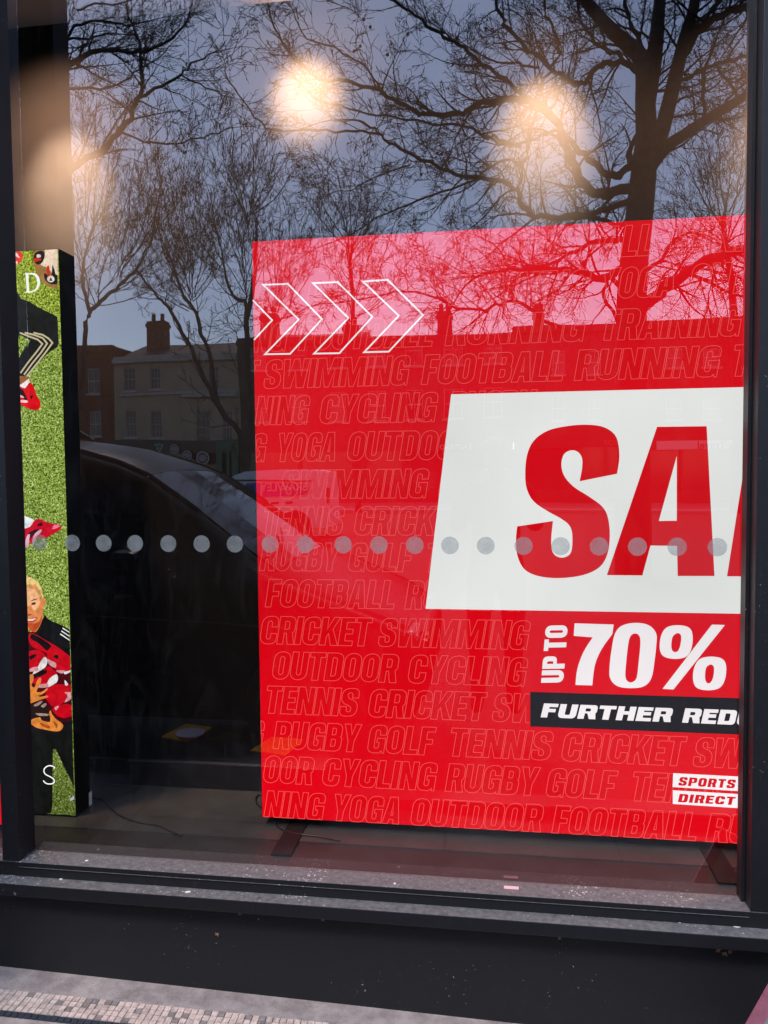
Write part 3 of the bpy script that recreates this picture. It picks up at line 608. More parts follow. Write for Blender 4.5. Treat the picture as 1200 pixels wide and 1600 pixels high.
shape('boot_detail', (44, 16, 18), [[(100, 780), (150, 800), (210, 940), (160, 920), (110, 860)], [(245, 880), (285, 870), (262, 925)]], src=zB)
shape('boot_flash', (240, 190, 195), [[(105, 865), (150, 885), (160, 905), (110, 895)], [(105, 935), (200, 940), (205, 970), (110, 965)]], src=zB)
# letter D, serif
def serifD():
    a = [(190, 475, 1), (330, 468), (400, 510), (432, 600), (412, 690), (350, 755), (270, 775), (205, 772, 1), (205, 762, 1), (225, 750, 1), (205, 490, 1), (190, 486, 1)]
    h = [(248, 490, 1), (330, 500), (372, 545), (388, 610), (372, 690), (325, 742), (262, 752, 1)]
    lay[0] += 1; e = .0006+lay[0]*.00008
    MB().poly([[pp(*zA(p)) for p in cr(a)], [pp(*zA(p)) for p in cr(h)]], lambda x, c: Vector((x, PY-e, c))).build('poster_lettering', lit('poster_white_ink', (246, 250, 240)), lb)
serifD()
# second boot
shape('sock', (222, 226, 228), [[(100, 190, 1), (150, 195), (245, 240), (210, 310), (130, 345), (100, 345, 1)]], src=zC)
shape('boot', (196, 10, 38), [[(100, 345, 1), (200, 310), (250, 240), (310, 225), (380, 255), (470, 280), (550, 300), (540, 350), (450, 400), (380, 440), (250, 460), (170, 540), (100, 540, 1)]], src=zC)
shape('boot_stripe', (226, 172, 192), [[(150, 470), (175, 400), (225, 365), (250, 368), (205, 420), (180, 540), (150, 540)], [(225, 470), (260, 385), (320, 345), (330, 365), (270, 440), (235, 530)]], src=zC)
shape('boot_detail', (60, 12, 24), [[(165, 400), (240, 350), (300, 345), (235, 410), (190, 470), (200, 400)], [(278, 300), (330, 262), (342, 300)]], src=zC)
shape('boot_shine', (240, 120, 150), [[(480, 290), (540, 305), (500, 330), (450, 340)]], src=zC)
# player: hair, face, jacket
shape('jacket', (20, 21, 24), [[(140, 1500, 1), (260, 1490), (370, 1310, 1), (420, 1370), (560, 1430), (720, 1520, 1), (720, 2690, 1), (120, 2690, 1)]], src=zC)
shape('hair', (232, 196, 128), [[(120, 870, 1), (200, 885), (280, 935), (330, 1010), (350, 1120), (330, 1130), (240, 1010), (120, 1010, 1)]], src=zC)
shape('face', (216, 134, 78), [[(120, 1010, 1), (200, 990), (270, 1000), (315, 1050), (335, 1130), (375, 1120), (378, 1180), (350, 1240), (345, 1350), (300, 1460), (255, 1510), (190, 1480), (120, 1490, 1)]], src=zC)
shape('face_light', (236, 176, 128), [[(130, 1030), (200, 1010), (270, 1040), (310, 1120), (300, 1220), (240, 1260), (215, 1200), (170, 1220), (130, 1200)]], src=zC)
shape('face_shade', (190, 74, 30), [[(175, 1400), (240, 1410), (300, 1390), (330, 1330), (340, 1360), (300, 1450), (255, 1505), (200, 1480)]], src=zC)
shape('hair_strand', (196, 150, 84), [[(240, 960), (290, 1000), (330, 1080), (345, 1130), (315, 1120), (280, 1040)], [(130, 985), (200, 965), (260, 990), (190, 1000)]], src=zC)
shape('eyebrow', (92, 46, 20), [[(205, 1160), (245, 1135), (292, 1130), (245, 1148)]], src=zC)
shape('eye', (70, 34, 28), [[(215, 1188), (240, 1170), (270, 1178), (255, 1195), (225, 1200)]], src=zC)
shape('nostril', (160, 74, 40), [[(178, 1308), (210, 1300), (220, 1312), (185, 1325)]], src=zC)
shape('lips', (190, 60, 62), [[(170, 1360, 1), (220, 1355), (285, 1335), (265, 1375), (225, 1398), (175, 1392, 1)]], src=zC)
shape('teeth', (245, 226, 215), [[(172, 1364, 1), (225, 1360), (268, 1350), (235, 1376), (174, 1380, 1)]], src=zC)
stripe([(572, 1462), (660, 1510)], .0042, (235, 235, 238), 'jacket_stripe', zC); stripe([(558, 1495), (660, 1555)], .0042, (235, 235, 238), 'jacket_stripe', zC); stripe([(545, 1528), (660, 1600)], .0046, (235, 235, 238), 'jacket_stripe', zC)
# armful of red boots
shape('boots_shade', (70, 8, 18), [[(130, 200, 1), (300, 300), (520, 300), (740, 560, 1), (740, 1290, 1), (560, 1320), (300, 1300), (150, 1100, 1)]], src=zD)
shape('red_boots', (196, 6, 26), [
 [(140, 110), (200, 80), (440, 215), (540, 270), (710, 400, 1), (720, 590, 1), (540, 600), (400, 440), (390, 360), (250, 300), (160, 230)],
 [(130, 340, 1), (240, 310), (350, 360), (380, 430), (280, 540), (130, 570, 1)],
 [(180, 750), (300, 660), (400, 540), (500, 600), (530, 660), (400, 780), (260, 790)],
 [(400, 850), (520, 790), (740, 800, 1), (740, 920, 1), (700, 990), (600, 1060), (480, 1100), (400, 1020), (370, 960)],
 [(470, 1120), (640, 1060), (740, 1080, 1), (740, 1230, 1), (620, 1260), (520, 1210)]], src=zD)
shape('boot_lining', (26, 14, 20), [[(165, 120), (215, 95), (440, 235), (430, 290), (385, 320), (290, 230), (175, 160)], [(150, 400), (235, 370), (240, 400), (170, 450)], [(205, 660), (300, 610), (390, 590), (380, 640), (260, 690)], [(480, 400), (545, 380), (550, 440)]], src=zD)
shape('boot_heel', (226, 222, 220), [[(260, 560), (310, 470), (360, 410), (400, 450), (380, 540), (300, 600), (200, 650), (220, 600)], [(395, 780), (440, 700), (520, 650), (548, 690), (530, 760), (450, 810), (400, 830)], [(630, 620), (720, 595, 1), (715, 620), (650, 650)], [(640, 730), (690, 790), (650, 805)]], src=zD)
shape('boot_sole', (214, 150, 156), [[(130, 580, 1), (250, 545), (270, 600), (130, 615, 1)], [(270, 800), (400, 780), (400, 830), (280, 835)], [(400, 440), (470, 470), (520, 500), (510, 560), (430, 520)], [(640, 900), (740, 900, 1), (740, 990, 1), (640, 1040), (680, 950)], [(500, 1110), (560, 1090), (520, 1150)], [(520, 600), (640, 600), (600, 640)]], src=zD)
shape('dark_boot', (38, 20, 20), [[(150, 1080), (280, 1060), (400, 1100), (440, 1200), (430, 1290), (300, 1260), (160, 1190)]], src=zD)
shape('pale_stripe', (160, 140, 126), [[(210, 1080), (310, 1020), (330, 1035), (260, 1090)], [(310, 1090), (370, 1050), (390, 1070), (350, 1110)], [(240, 1190), (410, 1200), (400, 1225), (290, 1225)]], src=zD)
shape('hand', (222, 134, 56), [[(150, 660, 1), (200, 650), (210, 720), (180, 800), (220, 830), (260, 740), (290, 700), (315, 710), (300, 790), (250, 890), (330, 890), (395, 840), (405, 860), (340, 920), (280, 950), (310, 960), (400, 945), (410, 965), (330, 995), (230, 1030), (150, 1060, 1)],
 [(165, 1290, 1), (220, 1260), (280, 1250), (300, 1245), (330, 1290), (430, 1310), (440, 1250), (425, 1190), (445, 1150), (470, 1210), (520, 1270), (590, 1320), (620, 1370), (580, 1430), (500, 1440), (380, 1420), (250, 1390), (170, 1340, 1)]], src=zD)
shape('hand_shade', (164, 78, 26), [[(300, 1320), (380, 1350), (440, 1370), (420, 1400), (330, 1370)], [(480, 1290), (540, 1350), (530, 1400), (500, 1340)], [(230, 960), (300, 920), (280, 945)]], src=zD)
shape('nail', (232, 100, 110), [[(290, 700), (312, 705), (300, 740)], [(385, 840), (408, 850), (385, 865)], [(385, 948), (410, 958), (385, 972)]], src=zD)
# trousers with the green turf wedge left showing
shape('trousers', (17, 19, 17), [[(60, 36, 1), (760, 36, 1), (760, 800, 1), (700, 720, 1), (660, 640, 1), (575, 470, 1), (520, 350, 1), (465, 240, 1), (432, 240, 1), (425, 520, 1), (425, 960, 1), (400, 1040, 1), (300, 1105, 1), (60, 1105, 1), (60, 0, 1)]], smooth=False, src=zE)
shape('poster_tab', (170, 170, 190), [[(640, 860), (695, 820), (695, 860), (645, 890)]], smooth=False, src=zE)
lay[0] += 1; eS = .0006+lay[0]*.00025
MB().line([pp(*zE(p)) for p in cr([(460, 470), (440, 440), (395, 435), (350, 460), (335, 500), (355, 540), (410, 570), (455, 600), (465, 635), (435, 658), (385, 660), (345, 640), (340, 600)])[:-4]], .0042, lambda a, c: Vector((a, PY-eS, c)), closed=False).build('poster_lettering', lit('poster_white_ink', (244, 244, 244)), lb)
# small white plug beside the box foot
o = MB().box(at(137, 1243, PY+.1).x, at(141, 1243, PY+.1).x+.001, PY+.09, PY+.11, FZ+.001, FZ+.05).build('cable_plug', M_white); tag(o, 'small white plug on the floor by the poster light box', 'plug')
# red light box behind the next pane
xn = at(9, 1270, .155).x; zn = at(3, 1224, .155).z
nb = thing('red_light_box', (-2.3, .3, FZ), 'red light box behind the neighbouring pane at the far left edge', 'illuminated sign')
MB().box(-3.1, xn, .16, .24, FZ+.001, zn).build('box_frame', M_black, nb); MB().box(-3.09, xn-.001, .155, .1598, FZ+.02, zn-.003).build('printed_panel', M_red, nb)

# ================================================================== the street, seen in the glass
def facade(b, x0, x1, z0, z1, Y, holes, depth=.12, mi=0):
    """front face at y = Y (facing +y, towards the shop) with real window recesses"""
    xs_ = sorted({x0, x1, *[h[0] for h in holes], *[h[1] for h in holes]}); zs_ = sorted({z0, z1, *[h[2] for h in holes], *[h[3] for h in holes]})
    for a, c in zip(xs_, xs_[1:]):
        for e, g in zip(zs_, zs_[1:]):
            mx_, mz = (a+c)/2, (e+g)/2
            if any(h[0] < mx_ < h[1] and h[2] < mz < h[3] for h in holes): continue
            b.quad((c, Y, e), (a, Y, e), (a, Y, g), (c, Y, g), mi)
    for h in holes:
        a, c, e, g = h; y = Y-depth
        b.quad((a, Y, e), (a, y, e), (a, y, g), (a, Y, g), mi).quad((c, Y, e), (c, Y, g), (c, y, g), (c, y, e), mi)
        b.quad((a, Y, e), (c, Y, e), (c, y, e), (a, y, e), mi).quad((a, Y, g), (a, y, g), (c, y, g), (c, Y, g), mi)
M_pane = mat('house_glass', (.02, .022, .028), .08, .6); M_sash = mat('white_sash', (.42, .41, .39), .5); M_sash2 = mat('grey_sash', (.30, .29, .28), .6)
M_brick = mat('red_brick', (.20, .075, .045), .85, .2, noise=(5, .4)); M_stucco = mat('cream_stucco', (.42, .34, .235), .8, .2, noise=(1.2, .22))
M_brick2 = mat('brown_stock_brick', (.10, .078, .062), .85, .2, noise=(4, .35)); M_slate = mat('roof_slate', (.06, .06, .065), .7, .3, noise=(6, .3)); M_roofb = mat('brown_roof_tile', (.10, .065, .05), .8, .2, noise=(6, .3))
M_fdark = mat('dark_shop_front', (.012, .012, .014), .35); M_fgreen = mat('green_shop_front', (.015, .10, .06), .4); M_fwhite = mat('white_fascia', (.6, .6, .58), .5); M_fred = mat('red_fascia', (.25, .02, .02), .5)
M_stone = mat('pale_stone', (.42, .40, .36), .8, noise=(3, .2)); M_trimdark = mat('dark_stone', (.10, .09, .075), .8)
BY = -37.8
def text(name, s, size, loc, m, parent, off=.0, shear=0, width=1.0):
    cu = bpy.data.curves.new(name, 'FONT'); cu.body = s; cu.size = size; cu.align_x = 'CENTER'; cu.align_y = 'CENTER'; cu.offset = off; cu.shear = shear; cu.extrude = .008; cu.resolution_u = 3
    cu.materials.append(m); o = bpy.data.objects.new(name, cu); C.objects.link(o); o.rotation_euler = (math.pi/2, 0, math.pi); o.scale.x = width
    bpy.context.view_layer.update(); me = bpy.data.meshes.new_from_object(o.evaluated_get(bpy.context.evaluated_depsgraph_get())); bpy.data.objects.remove(o)
    me.name = name; o = bpy.data.objects.new(name, me); C.objects.link(o); o.rotation_euler = (math.pi/2, 0, math.pi); o.scale.x = width
    if not me.materials: me.materials.append(m)
    o.parent = parent; po = Vector(parent['_o']); o.location = Vector(loc)-po; return o
def window(b_holes, parent, Y, sash, m_sash=M_sash, sill=True, depth=.12):
    for a, c, e, g in b_holes:
        f = MB(); t = .055; y0, y1 = Y-depth, Y-depth+.06
        f.box(a, a+t, y0, y1, e, g).box(c-t, c, y0, y1, e, g).box(a+t, c-t, y0, y1, e, e+t).box(a+t, c-t, y0, y1, g-t, g)
        f.box(a+t, c-t, y0, y1+.01, (e+g)/2-.03, (e+g)/2+.03)
        nb_ = sash
        for k in range(1, nb_): x = a+(c-a)*k/nb_; f.box(x-.014, x+.014, y0+.01, y1-.01, e+t, (e+g)/2-.03).box(x-.014, x+.014, y0+.01, y1-.01, (e+g)/2+.03, g-t)
        if sash > 2:
            for z in ((e*3+g)/4, (e+g*3)/4): f.box(a+t, c-t, y0+.012, y1-.012, z-.012, z+.012)
        w_ = f.build('window', m_sash, parent, origin=((a+c)/2, Y-depth, e))
        MB().quad((c, y0+.02, e), (a, y0+.02, e), (a, y0+.02, g), (c, y0+.02, g)).build('pane', M_pane, w_)
        if sill: MB().box(a-.08, c+.08, Y-depth, Y+.10, e-.10, e-.001).build('sill', M_stone if sash < 3 else M_sash, w_)
def wpx(rects, Y=BY):
    out = []
    for (a, c, t_, b_) in rects:
        p = vat(a, (t_+b_)/2, 2.2-Y); q = vat(c, (t_+b_)/2, 2.2-Y); mx_ = (a+c)/2
        out.append((p.x, q.x, vat(mx_, b_, 2.2-Y).z, vat(mx_, t_, 2.2-Y).z))
    return out
def house(name, label, x0, x1, ztop, m, wins, sash=2, m_sash=M_sash, cat='building', group='buildings across the street', shop=M_fdark, fz=(2.75, 3.4), roof=None, roofm=M_slate, chim=(), parapet=.25):
    t = thing(name, ((x0+x1)/2, BY, GZ), label, cat, group)
    b = MB(); facade(b, x0, x1, fz[1], ztop, BY, wins)
    b.quad((x0, BY, fz[1]), (x0, BY-8, fz[1]), (x0, BY-8, ztop), (x0, BY, ztop)).quad((x1, BY, fz[1]), (x1, BY, ztop), (x1, BY-8, ztop), (x1, BY-8, fz[1])).quad((x0, BY, ztop), (x1, BY, ztop), (x1, BY-8, ztop), (x0, BY-8, ztop)).quad((x0, BY-8, fz[1]), (x1, BY-8, fz[1]), (x1, BY-8, ztop), (x0, BY-8, ztop))
    b.build('wall', m, t); window(wins, t, BY, sash, m_sash)
    if parapet: MB().box(x0+.01, x1-.01, BY-.05, BY+parapet, ztop-.35, ztop-.12).box(x0+.01, x1-.01, BY-.3, BY+.08, ztop-.12, ztop+.04).build('cornice', M_stone if m is M_stucco else m, t)
    # shop floor
    sf = MB(); sf.box(x0, x0+.35, BY-6, BY+.02, GZ, fz[0]); sf.box(x1-.35, x1, BY-6, BY+.02, GZ, fz[0]); sf.box(x0+.35, x1-.35, BY-.3, BY-.02, GZ, .6); n = max(1, int((x1-x0)/2.4))
    for k in range(1, n): x = x0+(x1-x0)*k/n; sf.box(x-.06, x+.06, BY-.2, BY, .6, fz[0])
    s_ = sf.build('shop_front', shop, t); MB().quad((x1-.35, BY-.15, .6), (x0+.35, BY-.15, .6), (x0+.35, BY-.15, fz[0]), (x1-.35, BY-.15, fz[0])).build('pane', M_pane, s_)
    f_ = MB().box(x0+.02, x1-.02, BY-.4, BY+.18, fz[0], fz[1]).build('fascia', shop, t)
    rf = None
    if roof:
        rb = MB(); k = roof
        rb.prism([(BY-.35, ztop+.02), (BY-4, ztop+k), (BY-7.9, ztop+.02)], lambda a, c: Vector((x0+.02, a, c)), (x1-x0-.04, 0, 0)); rf = rb.build('roof', roofm, t)
    for (cx, cw, ct) in chim:
        MB().box(cx-cw/2, cx+cw/2, BY-3.2, BY-2.4, ztop-.5, ct).box(cx-cw/2-.06, cx+cw/2+.06, BY-3.26, BY-2.34, ct-.35, ct-.15).tube([(cx-cw*.25, BY-2.8, ct), (cx-cw*.25, BY-2.8, ct+.45)], .13, 8).tube([(cx+cw*.25, BY-2.8, ct), (cx+cw*.25, BY-2.8, ct+.45)], .13, 8).build('chimney', m if m is not M_stucco else M_brick, rf or t)
    return t
X_ = lambda px, py=650: vat(px, py, 2.2-BY).x
Z_ = lambda px, py: vat(px, py, 2.2-BY).z
b_brick = wpx([(135, 154, 576, 615), (138, 157, 642, 682)])
xb0, xb1, xs1 = X_(120)-9, X_(178), X_(374)
h1 = house('brick_building', 'red brick building with white sash windows beside the dark post', xb0, xb1, Z_(150, 540), M_brick, b_brick+[(a-3.0*k, c-3.0*k, e, g) for k in (1, 2, 3) for a, c, e, g in b_brick], 2, M_sash, parapet=.1, shop=M_fdark)
b_st = wpx([(193, 212, 576, 611), (236, 252, 576, 609), (326, 343, 574, 612), (197, 214, 641, 684), (237, 255, 641, 684), (309, 330, 642, 690), (348, 362, 642, 690)])
h2 = house('stucco_building', 'cream stucco building with dark sash windows and a brick chimney', xb1+.02, xs1, Z_(275, 556), M_stucco, b_st, 3, M_sash2, roof=1.3, roofm=M_roofb, chim=[(X_(217), 1.15, Z_(217, 492)+.2)], fz=(Z_(230, 708), Z_(230, 688)))
MB().box(X_(188), xs1-.1, BY+.0, BY+.12, Z_(290, 617), Z_(290, 613)).box(X_(290), xs1-.1, BY, BY+.3, Z_(330, 622), Z_(330, 617)).build('string_course', M_stone, h2)
# round hanging signs of the stucco building, green shop front
M_ring = mat('pale_sign_ring', (.42, .40, .40), .5); M_ringd = mat('dark_sign_face', (.10, .08, .09), .5); M_teal = mat('teal_sign', (.10, .35, .28), .5)
hs_ = []
for px_, py_, rp, lab in ((273, 701, 7.5, 'small round pale sign, the left one of three over the dark shop front'), (293, 710, 8, 'small round pale sign in a square frame, middle of three over the dark shop front'), (318, 714, 11, 'largest round pale sign with two dark bars beside the green shop front')):
    c = vat(px_, py_, 2.2-BY-.5); r_ = rp/F*39.5; P_ = lambda a, d, yy=c.y: Vector((a, yy, d))
    t = thing('hanging_sign', (c.x, c.y, c.z), lab, 'sign', 'round signs over the shop fronts')
    ring = MB(); n = 28; ring.poly([[(c.x+r_*math.cos(2*math.pi*i/n), c.z+r_*math.sin(2*math.pi*i/n)) for i in range(n)]], lambda a, d: Vector((a, c.y, d)))
    MB().prism([(c.x+r_*math.cos(2*math.pi*i/n), c.z+r_*math.sin(2*math.pi*i/n)) for i in range(n)], lambda a, d: Vector((a, c.y-.06, d)), (0, .06, 0)).build('board', M_ring, t)
    MB().disc((c.x, c.z), r_*.82, lambda a, d: Vector((a, c.y+.004, d))).build('face', M_ringd, t)
    bb = MB()
    for dz, hw in ((.28, .45), (-.02, .6), (-.32, .4)): bb.quad((c.x-r_*hw, c.y+.008, c.z+r_*(dz-.09)), (c.x+r_*hw, c.y+.008, c.z+r_*(dz-.09)), (c.x+r_*hw, c.y+.008, c.z+r_*(dz+.09)), (c.x-r_*hw, c.y+.008, c.z+r_*(dz+.09)))
    bb.build('marking', M_ring, t); MB().box(c.x-.03, c.x+.03, BY+.17, c.y-.06, c.z+r_, c.z+r_+.05).box(c.x-.02, c.x+.02, c.y-.05, c.y-.02, c.z+r_-.02, c.z+r_+.02).build('bracket', M_fdark, t)
c = vat(249, 699, 2.2-BY-.2); bb = MB()
for dx, dz in ((-.18, .1), (0, .14), (.18, .1), (-.1, -.08), (.1, -.08), (0, -.22)): bb.box(c.x+dx-.07, c.x+dx+.07, BY+.19, BY+.2, c.z+dz-.07, c.z+dz+.07)
bb.build('fascia_motif', M_teal, h2)
xg0 = X_(340); gsf = MB(); gsf.box(xg0, xs1-.03, BY-.1, BY+.26, Z_(360, 701), Z_(360, 688)).box(xg0, xg0+.3, BY-.05, BY+.24, GZ, Z_(360, 701)).box(xs1-.4, xs1-.04, BY-.05, BY+.24, GZ, Z_(360, 701)).box(xg0+.55, xg0+.7, BY-.05, BY+.22, GZ, Z_(360, 701)); gsf.build('green_shop_front', M_fgreen, h2)
# terrace to the right
xs2 = X_(560); xs3 = X_(800); xs4 = X_(985)
def row_w(x0, x1, n, zs, w_=.95, h_=1.55):
    st = (x1-x0)/n; return [(x0+st*(k+.5)-w_/2, x0+st*(k+.5)+w_/2, z, z+h_) for k in range(n) for z in zs]
h3 = house('brown_terrace_house', 'dark brown brick terrace house with a tall chimney next to the stucco building', xs1+.02, xs2, Z_(450, 528), M_brick2, row_w(xs1, xs2, 3, (4.4, 7.2)), 2, M_sash2, roof=.9, chim=[(X_(402)-.0, .9, Z_(388, 478)), (X_(535), .8, Z_(535, 492))], shop=M_fdark)
h4 = house('terrace_house', 'brown terrace house with a single slim chimney, left of the black fascia shop', xs2+.02, xs3, Z_(680, 528), M_brick2, row_w(xs2, xs3, 4, (4.4, 7.2)), 2, M_sash, roof=.7, chim=[(X_(692), .75, Z_(692, 470))], shop=M_fdark)
h5 = house('stock_brick_house', 'terrace house with red fascia in the middle of the row across the street', xs3+.02, xs4, Z_(900, 508), M_brick2, [(X_(921), X_(941), Z_(930, 657), Z_(930, 618)), (X_(862), X_(882), Z_(870, 657), Z_(870, 618)), (X_(921), X_(941), Z_(930, 585), Z_(930, 548)), (X_(862), X_(882), Z_(870, 585), Z_(870, 548))], 2, M_sash, shop=M_fdark, chim=[(X_(845), .55, Z_(845, 470))])
w6 = wpx([(1040, 1066, 620, 657), (1098, 1124, 620, 656), (1157, 1183, 619, 656)])
h6 = house('travel_shop_building', 'brick terrace with white window frames above a white shop fascia', xs4+.02, X_(1230), Z_(1100, 498), M_brick2, w6+[(a, c, e+2.6, g+2.4) for a, c, e, g in w6], 2, M_sash, shop=M_fdark, fz=(Z_(1100, 704), Z_(1100, 689)))
MB().box(X_(1025), X_(1225), BY+.182, BY+.2, Z_(1100, 704)+.02, Z_(1100, 689)-.02).build('fascia_board', M_fwhite, h6)
text('fascia_lettering', 'East Africa Travel', .52, (X_(1148), BY+.205, Z_(1140, 697)), M_fdark, h6, .006)
text('fascia_lettering', 'EAST END', .36, (X_(713), BY+.19, Z_(713, 698)), M_fwhite, h4, .004)
text('fascia_lettering', 'SHOP', .42, (X_(960), BY+.19, Z_(960, 694)), mat('orange_letters', (.5, .16, .05), .5), h5, .006)
xe = X_(1230)
h7 = house('far_corner_building', 'taller plain brick building closing the right end of the row', xe+.02, xe+12, 10.6, M_brick, row_w(xe, xe+12, 4, (4.4, 7.4)), 2, M_sash)
h8 = house('far_brick_house', 'brown brick house closing the left end of the row', xb0-14, xb0-.02, 9.2, M_brick2, row_w(xb0-14, xb0, 4, (4.2, 6.8)), 2, M_sash, roof=1.2)

# ------------------------------------------------------------------ trees
M_bark = mat('plane_tree_bark', (.075, .062, .05), .9, .2, noise=(7, .45, (.035, .03, .026)), bump=(30, .5))
M_twig = mat('bare_twigs', (.055, .042, .034), .9, .1)
RMIN = [.003]
def rdir(d, ang, rnd):
    a = d.orthogonal().normalized(); b_ = d.cross(a); ph = rnd.uniform(0, 2*math.pi)
    return (d*math.cos(ang)+(a*math.cos(ph)+b_*math.sin(ph))*math.sin(ang)).normalized()
def grow(b, p, d, L, r, lv, rnd, wig=.25, upb=.05, flat=.6, kids=(5, 5, 4), ang=(.5, 1.0), ratio=.55, tips=None):
    n = 7 if lv == 0 else 6; pts = [p.copy()]; rad = [r]; step = L/n; dirs = [d.copy()]
    for i in range(n):
        j = Vector((rnd.gauss(0, 1), rnd.gauss(0, flat), rnd.gauss(0, 1)))*wig
        d = (d+j*.55+Vector((0, 0, upb))).normalized(); p = p+d*step; pts.append(p.copy()); rad.append(max(RMIN[0], r*(1-.8*(i+1)/n))); dirs.append(d.copy())
    b.tube(pts, rad, 5 if r > .02 else (4 if r > .008 else 3), cap=False)
    if tips is not None: tips.append(pts[-1])
    if lv < len(kids):
        for q in range(kids[lv]):
            t = rnd.uniform(.15, 1.0); i = min(n-1, int(t*n)); f = t*n-i; s = pts[i].lerp(pts[i+1], min(1, f))
            nd = rdir(dirs[i+1], rnd.uniform(*ang), rnd); nd.y *= flat; nd.normalize()
            grow(b, s, nd, L*ratio*rnd.uniform(.6, 1.2)*(1.1-.5*t), max(RMIN[0], rad[i+1]*.62), lv+1, rnd, wig, upb, flat, kids, ang, ratio, tips)
def limb(px_pts, D0, D1=None, w0=10, w1=4):
    """traced limb: photo pixels, distances and widths (photo pixels) -> world points and radii"""
    D1 = D1 or D0; n = len(px_pts); P = []; Rr = []
    for i, (x, y) in enumerate(px_pts):
        t = i/(n-1); D = D0+(D1-D0)*t; P.append(vat(x, y, D)); Rr.append((w0+(w1-w0)*t)/2/F*D)
    Q = []; RQ = []
    for i in range(n-1):
        p0, p1, p2, p3 = P[max(i-1, 0)], P[i], P[i+1], P[min(i+2, n-1)]
        for k in range(3):
            t = k/3; Q.append(.5*((2*p1)+(-p0+p2)*t+(2*p0-5*p1+4*p2-p3)*t*t+(-p0+3*p1-3*p2+p3)*t**3)); RQ.append(Rr[i]+(Rr[i+1]-Rr[i])*t)
    Q.append(P[-1]); RQ.append(Rr[-1]); return Q, RQ
def sprout(b, Q, RQ, rnd, dens, Lr, lv0=1, wig=.3, upb=.06, flat=.7, kids=(5, 5, 4), start=.1, r0=None, bias=None, ang=(.5, 1.15)):
    n = len(Q); tot = sum((Q[i+1]-Q[i]).length for i in range(n-1)); cnt = int(tot*dens)
    for k in range(cnt):
        t = start+(1-start)*(k+rnd.random())/cnt; i = min(n-2, int(t*(n-1))); s = Q[i].lerp(Q[i+1], t*(n-1)-i); d = (Q[i+1]-Q[i]).normalized()
        nd = rdir(d, rnd.uniform(*ang), rnd); nd.y *= flat
        if bias is not None: nd = nd+Vector(bias)
        nd.normalize(); L = Lr*rnd.uniform(.5, 1.3)*(1.15-.5*t)
        grow(b, s, nd, L, min(r0 or .022, max(RMIN[0]*1.3, RQ[i]*.45)), lv0, rnd, wig, upb, flat, kids)
    # leader at the tip
    grow(b, Q[-1], (Q[-1]-Q[-2]).normalized(), Lr*1.1, RQ[-1]*.85, lv0, rnd, wig*.8, upb, flat, kids)
def tree(name, base, label, limbs, seed, dens=2.6, Lr=1.3, balls=(), DB=12.5, group='bare street trees', **kw):
    rnd = random.Random(seed); t = thing(name, base, label, 'tree', group); RMIN[0] = (.0042 if DB < 15 else .0031)*DB/12.5
    tb_, cb = MB(), MB()
    for (pts, D0, D1, w0, w1, dn) in limbs:
        Q, RQ = limb(pts, D0, D1, w0*(.78 if w0 < 30 else .88), w1*.78)
        jr = random.Random(int(pts[0][0]*3+w0)); Q = [Q[0]]+[q+Vector((jr.gauss(0, 1), jr.gauss(0, 1), jr.gauss(0, 1)))*min(.022, .3*r_+.010) for q, r_ in zip(Q[1:], RQ[1:])] if w0 < 25 else Q; tb_.tube(Q, RQ, 9 if w0 > 14 else 6)
        if dn: sprout(cb, Q, RQ, rnd, dens*dn, Lr, **kw)
    tb_.build('trunk', M_bark, t, smooth=True); cb.build('crown', M_twig, t)
    for (x, y) in balls:
        p = vat(x, y, DB); b = MB().ball(p, .024, 8); b.build('seed_ball', M_twig, t, smooth=True, origin=tuple(p))
    print(name, len(tb_.f), len(cb.f))
    return t
D = 12.6
bx = vat(992, 800, D)
